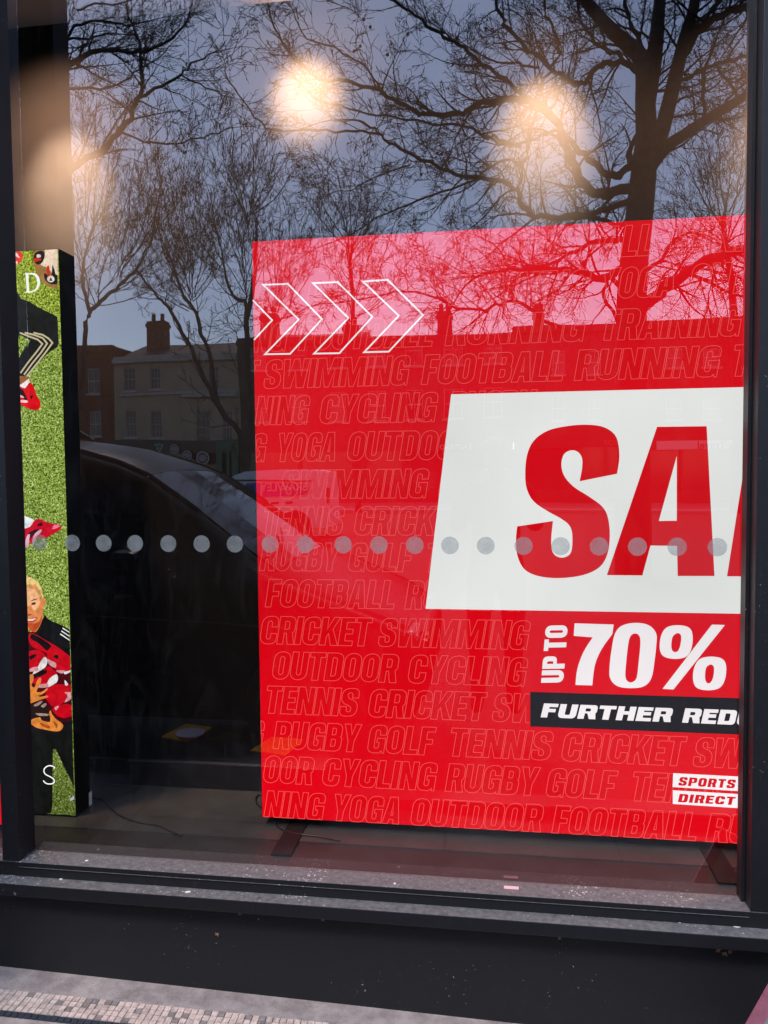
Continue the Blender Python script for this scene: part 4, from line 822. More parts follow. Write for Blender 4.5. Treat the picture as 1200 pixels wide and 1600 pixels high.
T1 = [
 ([(985, 1010), (990, 760), (986, 560), (988, 430), (1000, 320), (1010, 215)], D, D, 62, 42, 0),
 ([(1010, 235), (1008, 160), (1008, 110), (997, 82), (960, 49), (926, 15), (900, -20), (870, -70)], D, D-.6, 36, 14, .5),
 ([(1009, 165), (1020, 110), (1026, 60), (1029, 20), (1033, -30), (1030, -100)], D, D+.5, 30, 16, .4),
 ([(1014, 100), (1000, 62), (988, 35), (975, 0), (965, -40)], D, D+.8, 10, 6, .8),
 ([(1012, 250), (1030, 212), (1045, 160), (1060, 100), (1072, 50), (1083, 15), (1092, -40)], D, D-.5, 30, 17, .5),
 ([(1066, 88), (1087, 52), (1110, 33), (1140, 19), (1177, 17), (1230, 20)], D, D-1, 17, 11, .9),
 ([(1078, 55), (1100, 28), (1120, 5), (1140, -30)], D, D+.6, 9, 6, .8),
 ([(1015, 262), (1040, 231), (1069, 210), (1106, 184), (1144, 161), (1180, 140), (1230, 118)], D, D-1.2, 26, 13, .6),
 ([(1101, 186), (1100, 150), (1100, 118), (1104, 106)], D-.5, D-.5, 8, 7, .8),
 ([(1060, 128), (1085, 115), (1104, 105), (1130, 98), (1155, 91), (1185, 87), (1230, 80)], D, D-.7, 7, 5, 1.0),
 ([(1122, 104), (1135, 124), (1150, 143), (1162, 152)], D-.3, D-.6, 6, 4, .8),
 ([(1148, 128), (1165, 115), (1180, 108), (1210, 100)], D-.4, D-.7, 5, 4, .9),
 ([(1003, 285), (988, 296), (970, 297), (955, 304), (937, 307), (919, 292), (902, 270), (889, 236), (870, 195), (850, 172), (825, 158), (806, 154), (780, 157), (750, 165), (721, 179), (690, 178), (658, 175), (624, 160), (592, 142), (545, 130), (500, 121), (467, 96), (442, 67), (425, 30), (417, -10)], D, D-1.6, 21, 3, .75),
 ([(868, 195), (886, 215), (905, 236), (925, 254), (945, 268), (964, 277), (978, 266), (990, 256)], D-.4, D, 9, 16, .4),
 ([(870, 195), (862, 175), (858, 165)], D-.3, D-.4, 6, 5, .5),
 ([(1004, 118), (985, 103), (960, 99), (937, 101), (920, 118), (905, 131), (885, 126), (866, 110), (842, 86), (825, 75), (799, 49), (785, 30), (775, 0), (768, -40)], D, D+.8, 12, 6, 1.0),
 ([(842, 103), (820, 98), (795, 97), (770, 92), (740, 80)], D+.3, D+.8, 5, 3, 1.0),
 ([(985, 103), (955, 78), (930, 67), (918, 48), (905, 25), (895, -5)], D, D+1, 8, 5, 1.0),
 ([(1000, 300), (980, 318), (952, 327), (911, 335), (874, 341), (832, 339), (818, 322), (808, 300), (790, 288), (772, 281), (735, 276), (700, 267), (658, 250), (625, 233), (600, 217), (585, 202), (560, 190)], D, D-2, 14, 4, .9),
 ([(592, 210), (565, 206), (525, 204), (480, 205), (425, 204), (404, 193), (380, 160), (362, 137), (351, 110), (354, 87)], D-1.8, D-2.4, 5, 2, .6),
 ([(812, 230), (780, 218), (750, 212), (708, 194), (667, 192), (617, 183), (575, 179), (530, 165), (490, 150)], D-.6, D-1.9, 6, 3, 1.0),
 ([(872, 205), (845, 212), (820, 222), (790, 226), (760, 216), (752, 211)], D-.5, D-.8, 6, 5, .8),
 ([(850, 175), (830, 166), (815, 150), (800, 133), (765, 105), (733, 83), (705, 62), (675, 46), (650, 25), (625, 8), (600, -8)], D-.2, D-1.2, 9, 5, 1.0),
 ([(808, 292), (815, 262), (821, 232), (832, 176), (842, 135), (862, 101), (874, 72), (866, 45), (853, 22), (850, -15)], D-.8, D+.2, 7, 5, .9),
 ([(592, 142), (575, 110), (545, 90), (510, 70), (480, 60), (462, 30), (450, 0)], D-1.2, D-1.8, 4, 2, .9),
 ([(640, 260), (600, 270), (560, 290), (540, 300)], D-1.6, D-2, 3, 2, .8),
 ([(815, 260), (790, 250), (760, 262), (735, 285), (690, 300), (640, 318), (590, 340), (520, 380)], D-.6, D-1.6, 6, 3, .9),
 ([(986, 410), (966, 420), (948, 434), (910, 427), (871, 421), (825, 420), (780, 422), (740, 432)], D, D-1.3, 17, 5, 1.5),
 ([(985, 372), (962, 375), (937, 376), (905, 392), (870, 408), (830, 420), (800, 440)], D, D-.8, 12, 4, 1.5),
 ([(985, 345), (960, 352), (930, 340), (905, 345), (880, 360)], D, D+.5, 10, 4, .8),
 ([(948, 434), (945, 465), (962, 500), (975, 520)], D-.2, D-.4, 8, 5, .6),
 ([(1000, 480), (1030, 458), (1058, 438), (1085, 418), (1110, 403), (1140, 396), (1175, 388), (1230, 370)], D, D-1.4, 24, 10, 1.5),
 ([(1075, 428), (1100, 440), (1130, 452), (1180, 470)], D-.5, D-1, 8, 4, 1.5),
 ([(1003, 430), (1030, 405), (1045, 380), (1075, 365), (1100, 372)], D, D+.8, 9, 4, 1.5),
 ([(900, 520), (850, 500), (800, 470), (770, 477), (747, 483), (715, 478), (688, 469), (635, 455), (576, 465), (502, 476), (450, 500)], D-.5, D-2, 8, 2, 1.5),
 ([(1045, 165), (1060, 158), (1075, 148), (1100, 140), (1125, 128)], D, D+.8, 6, 3, 1),
 ([(1008, 146), (1020, 141), (1034, 140)], D, D, 7, 6, .3),
]
balls = [(569, 29), (579, 41), (563, 71), (553, 79), (557, 77), (383, 195), (467, 260), (655, 181), (683, 240), (690, 241), (658, 273), (552, 142), (607, 85), (760, 44), (637, 54)]
big = tree('plane_tree', (bx.x, bx.y, GZ), 'huge bare plane tree with a thick trunk and spreading limbs, upper right of the glass', T1, 11, dens=6.5, Lr=1.05, balls=balls, DB=11, upb=.01, wig=.36, flat=.6, kids=(6, 6, 5))
T4 = [
 ([(-160, 700), (-150, 520), (-120, 400), (-60, 330), (0, 300)], 13, 13, 60, 24, .3),
 ([(0, 300), (50, 285), (110, 263), (150, 240), (187, 207), (208, 172), (220, 150), (222, 120), (221, 83), (213, 50), (201, 22), (196, -10)], 13, 12, 15, 3, 1.0),
 ([(221, 153), (253, 137), (283, 117), (300, 100), (330, 85), (357, 73)], 12.2, 12, 7, 2, 1.0),
 ([(283, 117), (313, 133), (340, 146), (356, 154)], 12.2, 12.2, 4, 2, .7),
 ([(187, 207), (227, 220), (258, 224), (287, 220), (330, 208), (363, 200)], 12.4, 12, 5, 2, .9),
 ([(-60, 330), (-30, 200), (20, 130), (60, 112), (103, 103), (133, 87), (173, 77), (217, 83), (253, 73), (280, 50), (300, 20)], 13, 12, 18, 3, 1.1),
 ([(60, 112), (85, 80), (103, 63), (127, 37), (173, 33), (200, 38), (233, 30)], 13, 12.4, 8, 3, 1.2),
 ([(20, 150), (60, 140), (107, 137), (160, 140), (195, 128), (220, 110), (260, 85)], 12.8, 12, 8, 2, 1.1),
 ([(-30, 200), (0, 100), (30, 30), (80, 0), (120, -20)], 13, 12.5, 12, 4, 1.0),
 ([(103, 63), (140, 60), (170, 52), (210, 55)], 12.8, 12.4, 5, 2, 1.1),
 ([(120, 15), (150, 8), (190, 4), (235, -12)], 12.8, 12.4, 5, 2, 1.1),
]
p4 = vat(-160, 800, 13)
tree('plane_tree', (p4.x, p4.y, GZ), 'bare plane tree reaching in from the upper left with branches over the dark post', T4, 5, dens=4.5, Lr=1.0, balls=[(147, 148), (288, 237), (201, 97)], DB=12, upb=.03, wig=.2, flat=.6, kids=(5, 5, 3))
def fan(base, tips_, D0, D1, w0, w1, dn):
    out = []
    rf_ = random.Random(int(base[0]*7+base[1]))
    for k, (x, y) in enumerate(tips_):
        f = rf_.uniform(0, .35); bs = (base[0]+(x-base[0])*f*.25, base[1]+(y-base[1])*f); j = lambda a: rf_.uniform(-a, a)
        m1 = (bs[0]+(x-bs[0])*.42+j(5), bs[1]+(y-bs[1])*.33+j(6)); m2 = (bs[0]+(x-bs[0])*.75+j(5), bs[1]+(y-bs[1])*.66+j(6))
        out.append(([bs, m1, m2, (x+j(4), y+j(8))], D0+j(1), D1+j(2), w0*.5, w1*.6, dn))
    return out
T3 = [([(122, 640), (128, 585), (131, 540), (136, 503), (140, 481)], 24, 24, 11, 9, 0),
 ([(140, 485), (134, 465), (130, 440), (131, 415), (137, 385), (150, 340)], 24, 23, 9, 4, 1), ([(140, 485), (152, 476), (170, 460), (186, 446), (208, 424), (225, 395), (240, 350)], 24, 24, 9, 4, 1)]
T3 += fan((137, 390), [(110, 200), (128, 150), (150, 165), (175, 190), (195, 215)], 23, 23, 5, 2, 1.1)+fan((186, 446), [(210, 260), (240, 250), (255, 290), (270, 330), (285, 380)], 24, 24, 5, 2, 1.1)+fan((132, 450), [(90, 250), (60, 300), (50, 380), (110, 300)], 24, 24, 5, 2, 1.1)
T3 += fan((150, 480), [(120, 330), (165, 290), (200, 300), (232, 330), (262, 380), (285, 420), (215, 370), (180, 350), (90, 420)], 25, 24, 4, 2, 1.2)
T3 += fan((300, 480), [(205, 330), (232, 300), (255, 330), (290, 350), (330, 360), (352, 400), (270, 400)], 26, 26, 4, 2, 1.2)
T3 += fan((300, 470), [(240, 240), (262, 232), (285, 265), (310, 280), (325, 330)], 27, 27, 4, 2, 1.1)
p3 = vat(122, 690, 24)
tree('lime_tree', (p3.x, p3.y, GZ), 'bushy bare tree in front of the red brick building beside the dark post', T3, 21, dens=2.0, Lr=1.5, upb=.10, wig=.27, flat=.8, kids=(6, 6, 4), r0=.022, ang=(.35, 1.0), DB=22)
T2 = [([(385, 900), (383, 800), (382, 730), (374, 677), (342, 637), (322, 596), (301, 546), (281, 505), (263, 479), (246, 462), (225, 440)], 21, 20, 16, 4, .8),
 ([(342, 637), (330, 560), (316, 520), (304, 488), (290, 467), (275, 430), (262, 390)], 21, 21, 10, 4, .8),
 ([(383, 760), (392, 640), (388, 560), (386, 482), (375, 470), (362, 460), (350, 420), (345, 380)], 21, 22, 15, 3, .9),
 ([(386, 500), (396, 440), (400, 380), (402, 340)], 21, 22, 12, 4, .7)]
T2 += fan((387, 375), [(330, 230), (345, 218), (362, 212), (378, 208), (395, 212), (415, 215), (432, 228), (450, 240), (466, 250)], 21, 22, 5, 2, 1.0)
T2 += fan((300, 500), [(230, 400), (250, 370), (280, 360), (310, 370), (335, 390), (215, 430)], 21, 21, 4, 2, 1.1)
T2 += fan((386, 470), [(345, 300), (360, 280), (375, 300), (330, 350), (352, 340), (372, 350), (392, 300)], 21, 22, 4, 2, 1.1)
T2 += fan((430, 520), [(405, 340), (420, 330), (440, 345), (455, 330), (475, 350), (490, 370), (500, 400), (410, 400), (445, 400), (470, 420)], 22, 22, 4, 2, 1.1)
T2 += fan((350, 430), [(300, 290), (318, 270), (290, 330), (275, 360)], 21, 21, 5, 2, 1.0)
p2 = vat(385, 790, 21)
tree('lime_tree', (p2.x, p2.y, GZ), 'bare tree with upright twiggy crown rising behind the left edge of the red sign', T2, 33, dens=2.2, Lr=1.15, upb=.11, wig=.24, flat=.8, kids=(5, 5, 4), DB=20, r0=.02, ang=(.35, 1.0))
T5 = [([(560, 800), (556, 640), (552, 520), (548, 440), (545, 400)], 30, 30, 13, 6, .8)]+fan((552, 500), [(500, 380), (520, 350), (540, 345), (570, 340), (590, 360), (610, 390), (630, 420), (640, 450)], 30, 30, 4, 2, 1)+fan((546, 430), [(478, 300), (495, 285), (512, 268), (530, 262), (548, 270), (566, 280), (584, 290), (602, 305), (616, 330)], 30, 30, 5, 2, 1)
p5 = vat(560, 790, 30)
tree('lime_tree', (p5.x, p5.y, GZ), 'smaller far bare tree standing just above the chevrons of the red sign', T5, 8, dens=2.6, Lr=1.3, upb=.11, wig=.24, flat=.8, kids=(5, 4, 4), DB=24, r0=.02, ang=(.35, 1.0))
T6 = [([(1150, 800), (1150, 640), (1145, 500), (1140, 420), (1130, 380)], 26, 26, 20, 9, .2)]+fan((1135, 400), [(1062, 250), (1080, 225), (1100, 205), (1122, 195), (1145, 190), (1165, 200), (1185, 205), (1050, 300), (1060, 340), (1210, 230)], 26, 26, 6, 2, 1)
p6 = vat(1150, 790, 26)
tree('lime_tree', (p6.x, p6.y, GZ), 'dense twiggy bare tree behind the right limb of the huge plane tree', T6, 44, dens=3.4, Lr=1.5, upb=.08, wig=.25, flat=.8, kids=(6, 5, 4), DB=24, r0=.022, ang=(.4, 1.0))

# ------------------------------------------------------------------ black people carrier parked with its near side to the window
M_car = mat('black_car_paint', (.005, .005, .006), .30, .16, coat=0); M_cglass = mat('tinted_car_glass', (.045, .047, .045), .05, .30, noise=(9, .4, (.006, .006, .006)))
M_rub = mat('black_rubber', (.012, .012, .012), .7); M_alloy = mat('dark_alloy', (.12, .12, .13), .35, metal=.8); M_lamp = mat('lamp_glass', (.35, .36, .38), .1, .8); M_trim = mat('black_plastic', (.015, .015, .017), .5)
CY0, CY1 = -1.62, -3.36          # near side, far side
car = thing('parked_car', (-2.4, -2.5, GZ-.1), 'shiny black people carrier parked close to the window, its raked windscreen facing right', 'car')
ST = [  # x, half width low, half width belt, half width roof, z low, z belt, z side of top, z centre of top
 (-.36, .55, .60, .50, .36, .62, .66, .68), (-.42, .74, .74, .60, .26, .66, .68, .70), (-.60, .84, .82, .70, .24, .76, .78, .80), (-.90, .86, .85, .76, .24, .88, .90, .93), (-1.16, .87, .86, .78, .24, .98, 1.01, 1.06),
 (-1.36, .87, .865, .745, .24, 1.0, 1.14, 1.20), (-1.62, .87, .87, .71, .24, 1.01, 1.33, 1.39), (-1.92, .87, .87, .68, .24, 1.02, 1.535, 1.585), (-2.10, .87, .87, .675, .24, 1.03, 1.61, 1.665), (-2.35, .87, .87, .67, .24, 1.03, 1.68, 1.735), (-2.7, .87, .87, .67, .24, 1.03, 1.72, 1.79), (-3.3, .87, .87, .665, .24, 1.04, 1.735, 1.80), (-4.0, .86, .86, .65, .24, 1.05, 1.70, 1.76), (-4.45, .84, .84, .62, .26, 1.05, 1.62, 1.67), (-4.62, .78, .80, .55, .3, .95, 1.30, 1.34), (-4.68, .66, .70, .5, .4, .8, .86, .88)]
cyc = (CY0+CY1)/2
def sec(st):
    x, wl_, wb, wr, zl_, zb, zs, zt = st; h = []
    h += [(0, zl_-.02), (wl_*.9, zl_-.02), (wl_, zl_+.08), (wl_+.005, (zl_+zb)/2), (wb, zb-.07), (wb-.012, zb), (wb-.03, zb+.012)]
    h += [(wb-.03+(wr-wb+.03)*.5, zb+.012+(zs-zb)*.5), (wr+.012, zs-.03), (wr-.02, zs), (wr*.91, zs+(zt-zs)*.35), (wr*.42, zs+(zt-zs)*.93), (0, zt)]
    return [(x, cyc+y, z+GZ) for y, z in h]+[(x, cyc-y, z+GZ) for y, z in reversed(h[1:-1])]
SC = [sec(s_) for s_ in ST]; nS = len(SC[0]); bd, scn, sdw = MB(), MB(), MB()
b = MB(); b.v = [p for s_ in SC for p in s_]
for i in range(len(SC)-1):
    for q in range(nS): b.f.append((i*nS+q, i*nS+(q+1) % nS, (i+1)*nS+(q+1) % nS, (i+1)*nS+q)); b.m.append(0)
b.f.append(tuple(range(nS))); b.f.append(tuple((len(SC)-1)*nS+q for q in reversed(range(nS)))); b.m += [0, 0]
bo = b.build('body', M_car, car, smooth=True)
def skin(name, quads, m, off=.006, parent=car):     # panels lying just proud of the body
    g = MB()
    for (i0, i1, q0, q1) in quads:
        for i in range(i0, i1):
            for q in range(q0, q1):
                a, c, d, e = (Vector(SC[i][q % nS]), Vector(SC[i][(q+1) % nS]), Vector(SC[i+1][(q+1) % nS]), Vector(SC[i+1][q % nS]))
                n_ = (c-a).cross(e-a); n_ = n_.normalized() if n_.length > 1e-9 else Vector((0, 0, 1)); ctr = (a+c+d+e)/4
                if n_.dot(ctr-Vector((ctr.x, cyc, .9))) < 0: n_ = -n_
                g.quad(a+n_*off, c+n_*off, d+n_*off, e+n_*off)
    return g.build(name, m, parent, smooth=True)
skin('windscreen', [(4, 7, 10, 14)], M_cglass)
for q in (7, 16): skin('side_window', [(7, 9, q, q+1)], M_cglass); skin('side_window', [(9, 11, q, q+1)], M_cglass); skin('side_window', [(11, 13, q, q+1)], M_cglass)
# roof gutters, door lines, mirrors, wheels, lamps, wipers, aerial
for sgn, q in ((1, 10), (-1, 14)):
    MB().tube([Vector(SC[i][q])+Vector((0, sgn*.01, .004)) for i in range(6, 14)], .011, 5).build('roof_gutter', M_trim, car)
MB().tube([Vector(SC[7][q])+Vector((0, 0, .004)) for q in range(9, 16)], .006, 5).build('windscreen_seal', M_trim, car)
for sgn, yy in ((1, CY0+.02), (-1, CY1-.02)):
    m_ = MB().box(-1.96, -1.80, min(yy, yy+sgn*.17), max(yy, yy+sgn*.17), 1.0, 1.14).build('door_mirror', M_car, car, bevel=.04)
    for x in (-.98, -3.75):
        yw = yy-sgn*.10
        w_ = MB().tube([(x, yw-.1, .30), (x, yw+.1, .30)], .325, 28).build('wheel', M_rub, car, smooth=False, bevel=.02, origin=(x, yw, .30))
        MB().tube([(x, yw+sgn*.101-.004, .30), (x, yw+sgn*.101+.004, .30)], .20, 10).build('rim', M_alloy, w_)
    MB().box(-.47, -.40, min(cyc+sgn*.42, cyc+sgn*.70), max(cyc+sgn*.42, cyc+sgn*.70), .56, .68).build('headlight', M_lamp, car, bevel=.03)
    for x in (-1.9, -2.9): MB().box(x-.11, x, min(yy-sgn*.025, yy+sgn*.01), max(yy-sgn*.025, yy+sgn*.01), .86, .885).build('door_handle', M_trim, car, bevel=.006)
MB().tube([(-1.17, cyc-.05, 1.07), (-1.32, cyc-.5, 1.16)], .008, 5).tube([(-1.16, cyc+.55, 1.03), (-1.32, cyc+.05, 1.18)], .008, 5).build('wiper', M_trim, car)
MB().prism([(-2.75, 1.775), (-2.60, 1.765), (-2.72, 1.84)], lambda a, c: Vector((a, cyc-.012, c)), (0, .024, 0)).build('roof_aerial', M_trim, car)
MB().box(-.40, -.36, cyc-.26, cyc+.26, .36, .47).build('number_plate', mat('plate_white', (.6, .6, .55), .5), car)

for x in (-1.95, -2.95): MB().tube([(x, CY0+.003, .30), (x-.02, CY0+.004, .62), (x, CY0+.002, .96)], .003, 4).build('door_seam', M_rub, car)
MB().tube([(-.7, CY0-.02, .70), (-1.4, CY0+.006, .74), (-2.6, CY0+.008, .78), (-4.1, CY0-.002, .80)], .006, 5).build('side_moulding', M_trim, car)

# ------------------------------------------------------------------ white van beyond it
M_van = mat('white_van_paint', (.82, .82, .84), .3, .5, coat=.3, noise=(1.5, .06)); M_blue = mat('blue_van_panel', (.03, .07, .42), .4); M_lets = mat('white_lettering', (.75, .75, .78), .5)
VD = 19.6
vx = lambda px, py: (lambda p: (p.x, p.z))(vat(px-13, py+2, VD))
vy = -(VD-2.2); van = thing('white_van', (vx(470, 800)[0], vy-.85, GZ-.15), 'small white van with a blue lettered side panel behind the black car', 'van')
x0, x1 = vx(300, 790)[0], vx(522, 770)[0]; zr = vx(450, 733)[1]; zb_ = GZ-.15+.28
prof = [(x0, zb_), (x0-.02, .72), (x0+.25, .98), (x0+.95, 1.08), vx(366, 748), vx(378, 739), vx(395, 733.5), vx(450, 731.5), vx(500, 733), (x1-.05, vx(518, 737)[1]), (x1, .95), (x1+.03, zb_+.1), (x1, zb_)]
b = MB(); nP = len(prof); b.v = []
for yy, ins in ((vy+.02, .06), (vy, 0), (vy-1.7, 0), (vy-1.72, .06)):
    cx_ = (x0+x1)/2; b.v += [(cx_+(p[0]-cx_)*(1-ins*.5), yy-(.10 if (p[1] > 1.2 and yy > vy-1) else (-.10 if p[1] > 1.2 else 0)), p[1]-(ins if p[1] > 1.5 else 0)) for p in prof]
for k in range(3):
    for i in range(nP): j = (i+1) % nP; b.f.append((k*nP+i, (k+1)*nP+i, (k+1)*nP+j, k*nP+j)); b.m.append(0)
b.f.append(tuple(range(nP))); b.f.append(tuple(3*nP+i for i in reversed(range(nP)))); b.m += [0, 0]
b.build('body', M_van, van)
yq = vy+.03
def vquad(name, pts, m, parent=van, e=0, up_=1): 
    q = [vx(*p) for p in pts]; return MB().prism(q, lambda a, c: Vector((a, yq+e-(.075*max(0, c-1.05)/.35 if up_ else 0), c)), (0, -.03, 0)).build(name, m, parent)
vquad('rear_panel', [(424, 752), (492, 754), (494, 766), (486, 771), (424, 775)], M_blue)
vquad('side_window', [(386, 752), (420, 752), (420, 775), (386, 777)], M_blue, e=.002)
vquad('cab_window', [(393, 757), (409, 755), (409, 768), (394, 768)], M_pane, e=.012)
vquad('drip_rail', [(365, 745.5), (498, 749), (498, 751), (366, 748)], M_trim, e=.02)
pl = vx(458, 759.5); text('van_lettering', 'BRAWLEY', .30, (pl[0], vy+.035, pl[1]), M_lets, van, .006, width=.95)
pl = vx(500, 759); 
for x, r_ in ((vx(474, 800)[0], .36), (x0+.75, .36)):
    zc2 = GZ-.15+.33; MB().tube([(x, vy-.12, zc2), (x, vy+.04, zc2)], .42, 28).build('wheel_arch', M_trim, van)
    w_ = MB().tube([(x, vy-.16, zc2), (x, vy+.06, zc2)], .33, 26).build('wheel', M_rub, van, origin=(x, vy-.05, zc2)); MB().tube([(x, vy+.055, zc2), (x, vy+.07, zc2)], .21, 16).build('rim', M_alloy, w_)
vquad('door_handle', [(438, 783), (449, 782), (449, 786), (438, 787)], M_trim, up_=0); vquad('door_handle', [(460, 782), (470, 781), (470, 785), (460, 786)], M_trim, up_=0)
MB().box(x1+.0, x1+.05, vy-.25, vy-.05, .75, 1.15).build('tail_light', mat('red_tail_light', (.35, .01, .01), .3), van)

# ------------------------------------------------------------------ dark square post at the kerb side, low black box with yellow mats
pa, pb = vat(31, 300, 2.95), vat(105, 300, 2.95); 
pa2, pb2 = vat(60, 1200, 2.95), vat(140, 1200, 2.95); xl = vat(38, 400, 2.95).x; xr = vat(117, 400, 3.07).x
ps = thing('square_post', ((xl+xr)/2, pa.y-.08, zc(-1.8)-.03), 'tall matt black square post standing on the pavement at the left of the window', 'post')
MB().box(xl, xr, pa.y-.12, pa.y, zc(-1.8)-.05, 5.2).build('shaft', M_black, ps, bevel=.006); MB().box(xl-.04, xr+.04, pa.y-.2, pa.y+.04, zc(-1.8)-.05, zc(-1.8)+.02).build('base_plate', M_black, ps)
BD = 3.45; by = -(BD-2.2)
q = [vat(250, 1150, BD+.12), vat(470, 1182, BD-.12)]; bz1 = q[0].z; bx0, bx1 = q[0].x, vat(520, 1180, BD).x
M_blk = mat('worn_black_plastic', (.012, .012, .014), .45, noise=(20, .5)); M_yel = mat('yellow_mat', (.95, .50, .02), .6, noise=(30, .2)); M_pl = mat('pale_plate', (.72, .74, .8), .35)
lbx = thing('storage_box', ((bx0+bx1)/2, by, GZ), 'low black box on the pavement carrying two yellow mats and a dark tray', 'box')
MB().box(bx0, bx1, by-.22, by+.2, GZ, bz1-.02).build('body', M_blk, lbx, bevel=.012); MB().box(bx0-.012, bx1+.012, by-.23, by+.21, bz1-.019, bz1).build('lid', M_blk, lbx, bevel=.006)
def ptz(px, py, z):
    d = ray(px, py); t = (z-CAM.z)/d.z; p = CAM+d*t; return Vector((p.x, -p.y, z))
def mat_(pts, label):
    P = [ptz(*p, bz1+.001) for p in pts]; k = MB().prism([(p.x, p.y) for p in P], lambda a, c: Vector((a, c, bz1+.001)), (0, 0, .006)); o = k.build('yellow_mat', M_yel); return tag(o, label, 'mat', 'yellow mats on the black box')
mat_([(253, 1152), (291, 1132), (331, 1138), (292, 1159)], 'yellow square mat under the white plate, seen in the glass')
mat_([(392, 1174), (425, 1153), (475, 1157), (446, 1182)], 'yellow square mat without a plate, its reflection crossing the red sign edge')
c = ptz(297, 1144, bz1+.03); k = MB().tube([c+Vector((0, 0, -.02)), c+Vector((0, 0, -.008)), c], [.045, .068, .072], 28); o = k.build('plate', M_pl, smooth=False); tag(o, 'round white plate lying on a yellow mat', 'plate')
c = ptz(356, 1153, bz1+.001); o = MB().box(c.x-.09, c.x+.09, c.y-.07, c.y+.06, bz1+.002, bz1+.01).box(c.x-.09, c.x-.08, c.y-.07, c.y+.06, bz1+.01, bz1+.045).box(c.x+.08, c.x+.09, c.y-.07, c.y+.06, bz1+.01, bz1+.045).box(c.x-.08, c.x+.08, c.y-.07, c.y-.06, bz1+.01, bz1+.045).box(c.x-.08, c.x+.08, c.y+.05, c.y+.06, bz1+.01, bz1+.045).build('tray', M_blk); tag(o, 'small black open tray between the two yellow mats', 'tray')

# ------------------------------------------------------------------ the person taking the picture, seen faintly in the glass
M_coat = mat('dark_coat', (.018, .018, .022), .8, .2, noise=(14, .3)); M_skin = mat('skin', (.42, .23, .16), .5, .4); M_cap = mat('grey_cap', (.10, .10, .11), .8); M_jean = mat('dark_jeans', (.02, .024, .04), .8)
def skinned(name, V_, E_, m, parent, sub=1):
    me = bpy.data.meshes.new(name); o0 = Vector(parent['_o']); me.from_pydata([tuple(Vector(v[:3])-o0) for v in V_], E_, []); o = bpy.data.objects.new(name, me); C.objects.link(o); o.parent = parent; o['_o'] = tuple(o0)
    me.materials.append(m); sk = o.modifiers.new('skin', 'SKIN'); 
    for i, v in enumerate(V_): me.skin_vertices[0].data[i].radius = (v[3], v[4] if len(v) > 4 else v[3])
    me.skin_vertices[0].data[0].use_root = True; sk.use_smooth_shade = True; s_ = o.modifiers.new('sub', 'SUBSURF'); s_.levels = sub; s_.render_levels = sub; return o
hx = .0
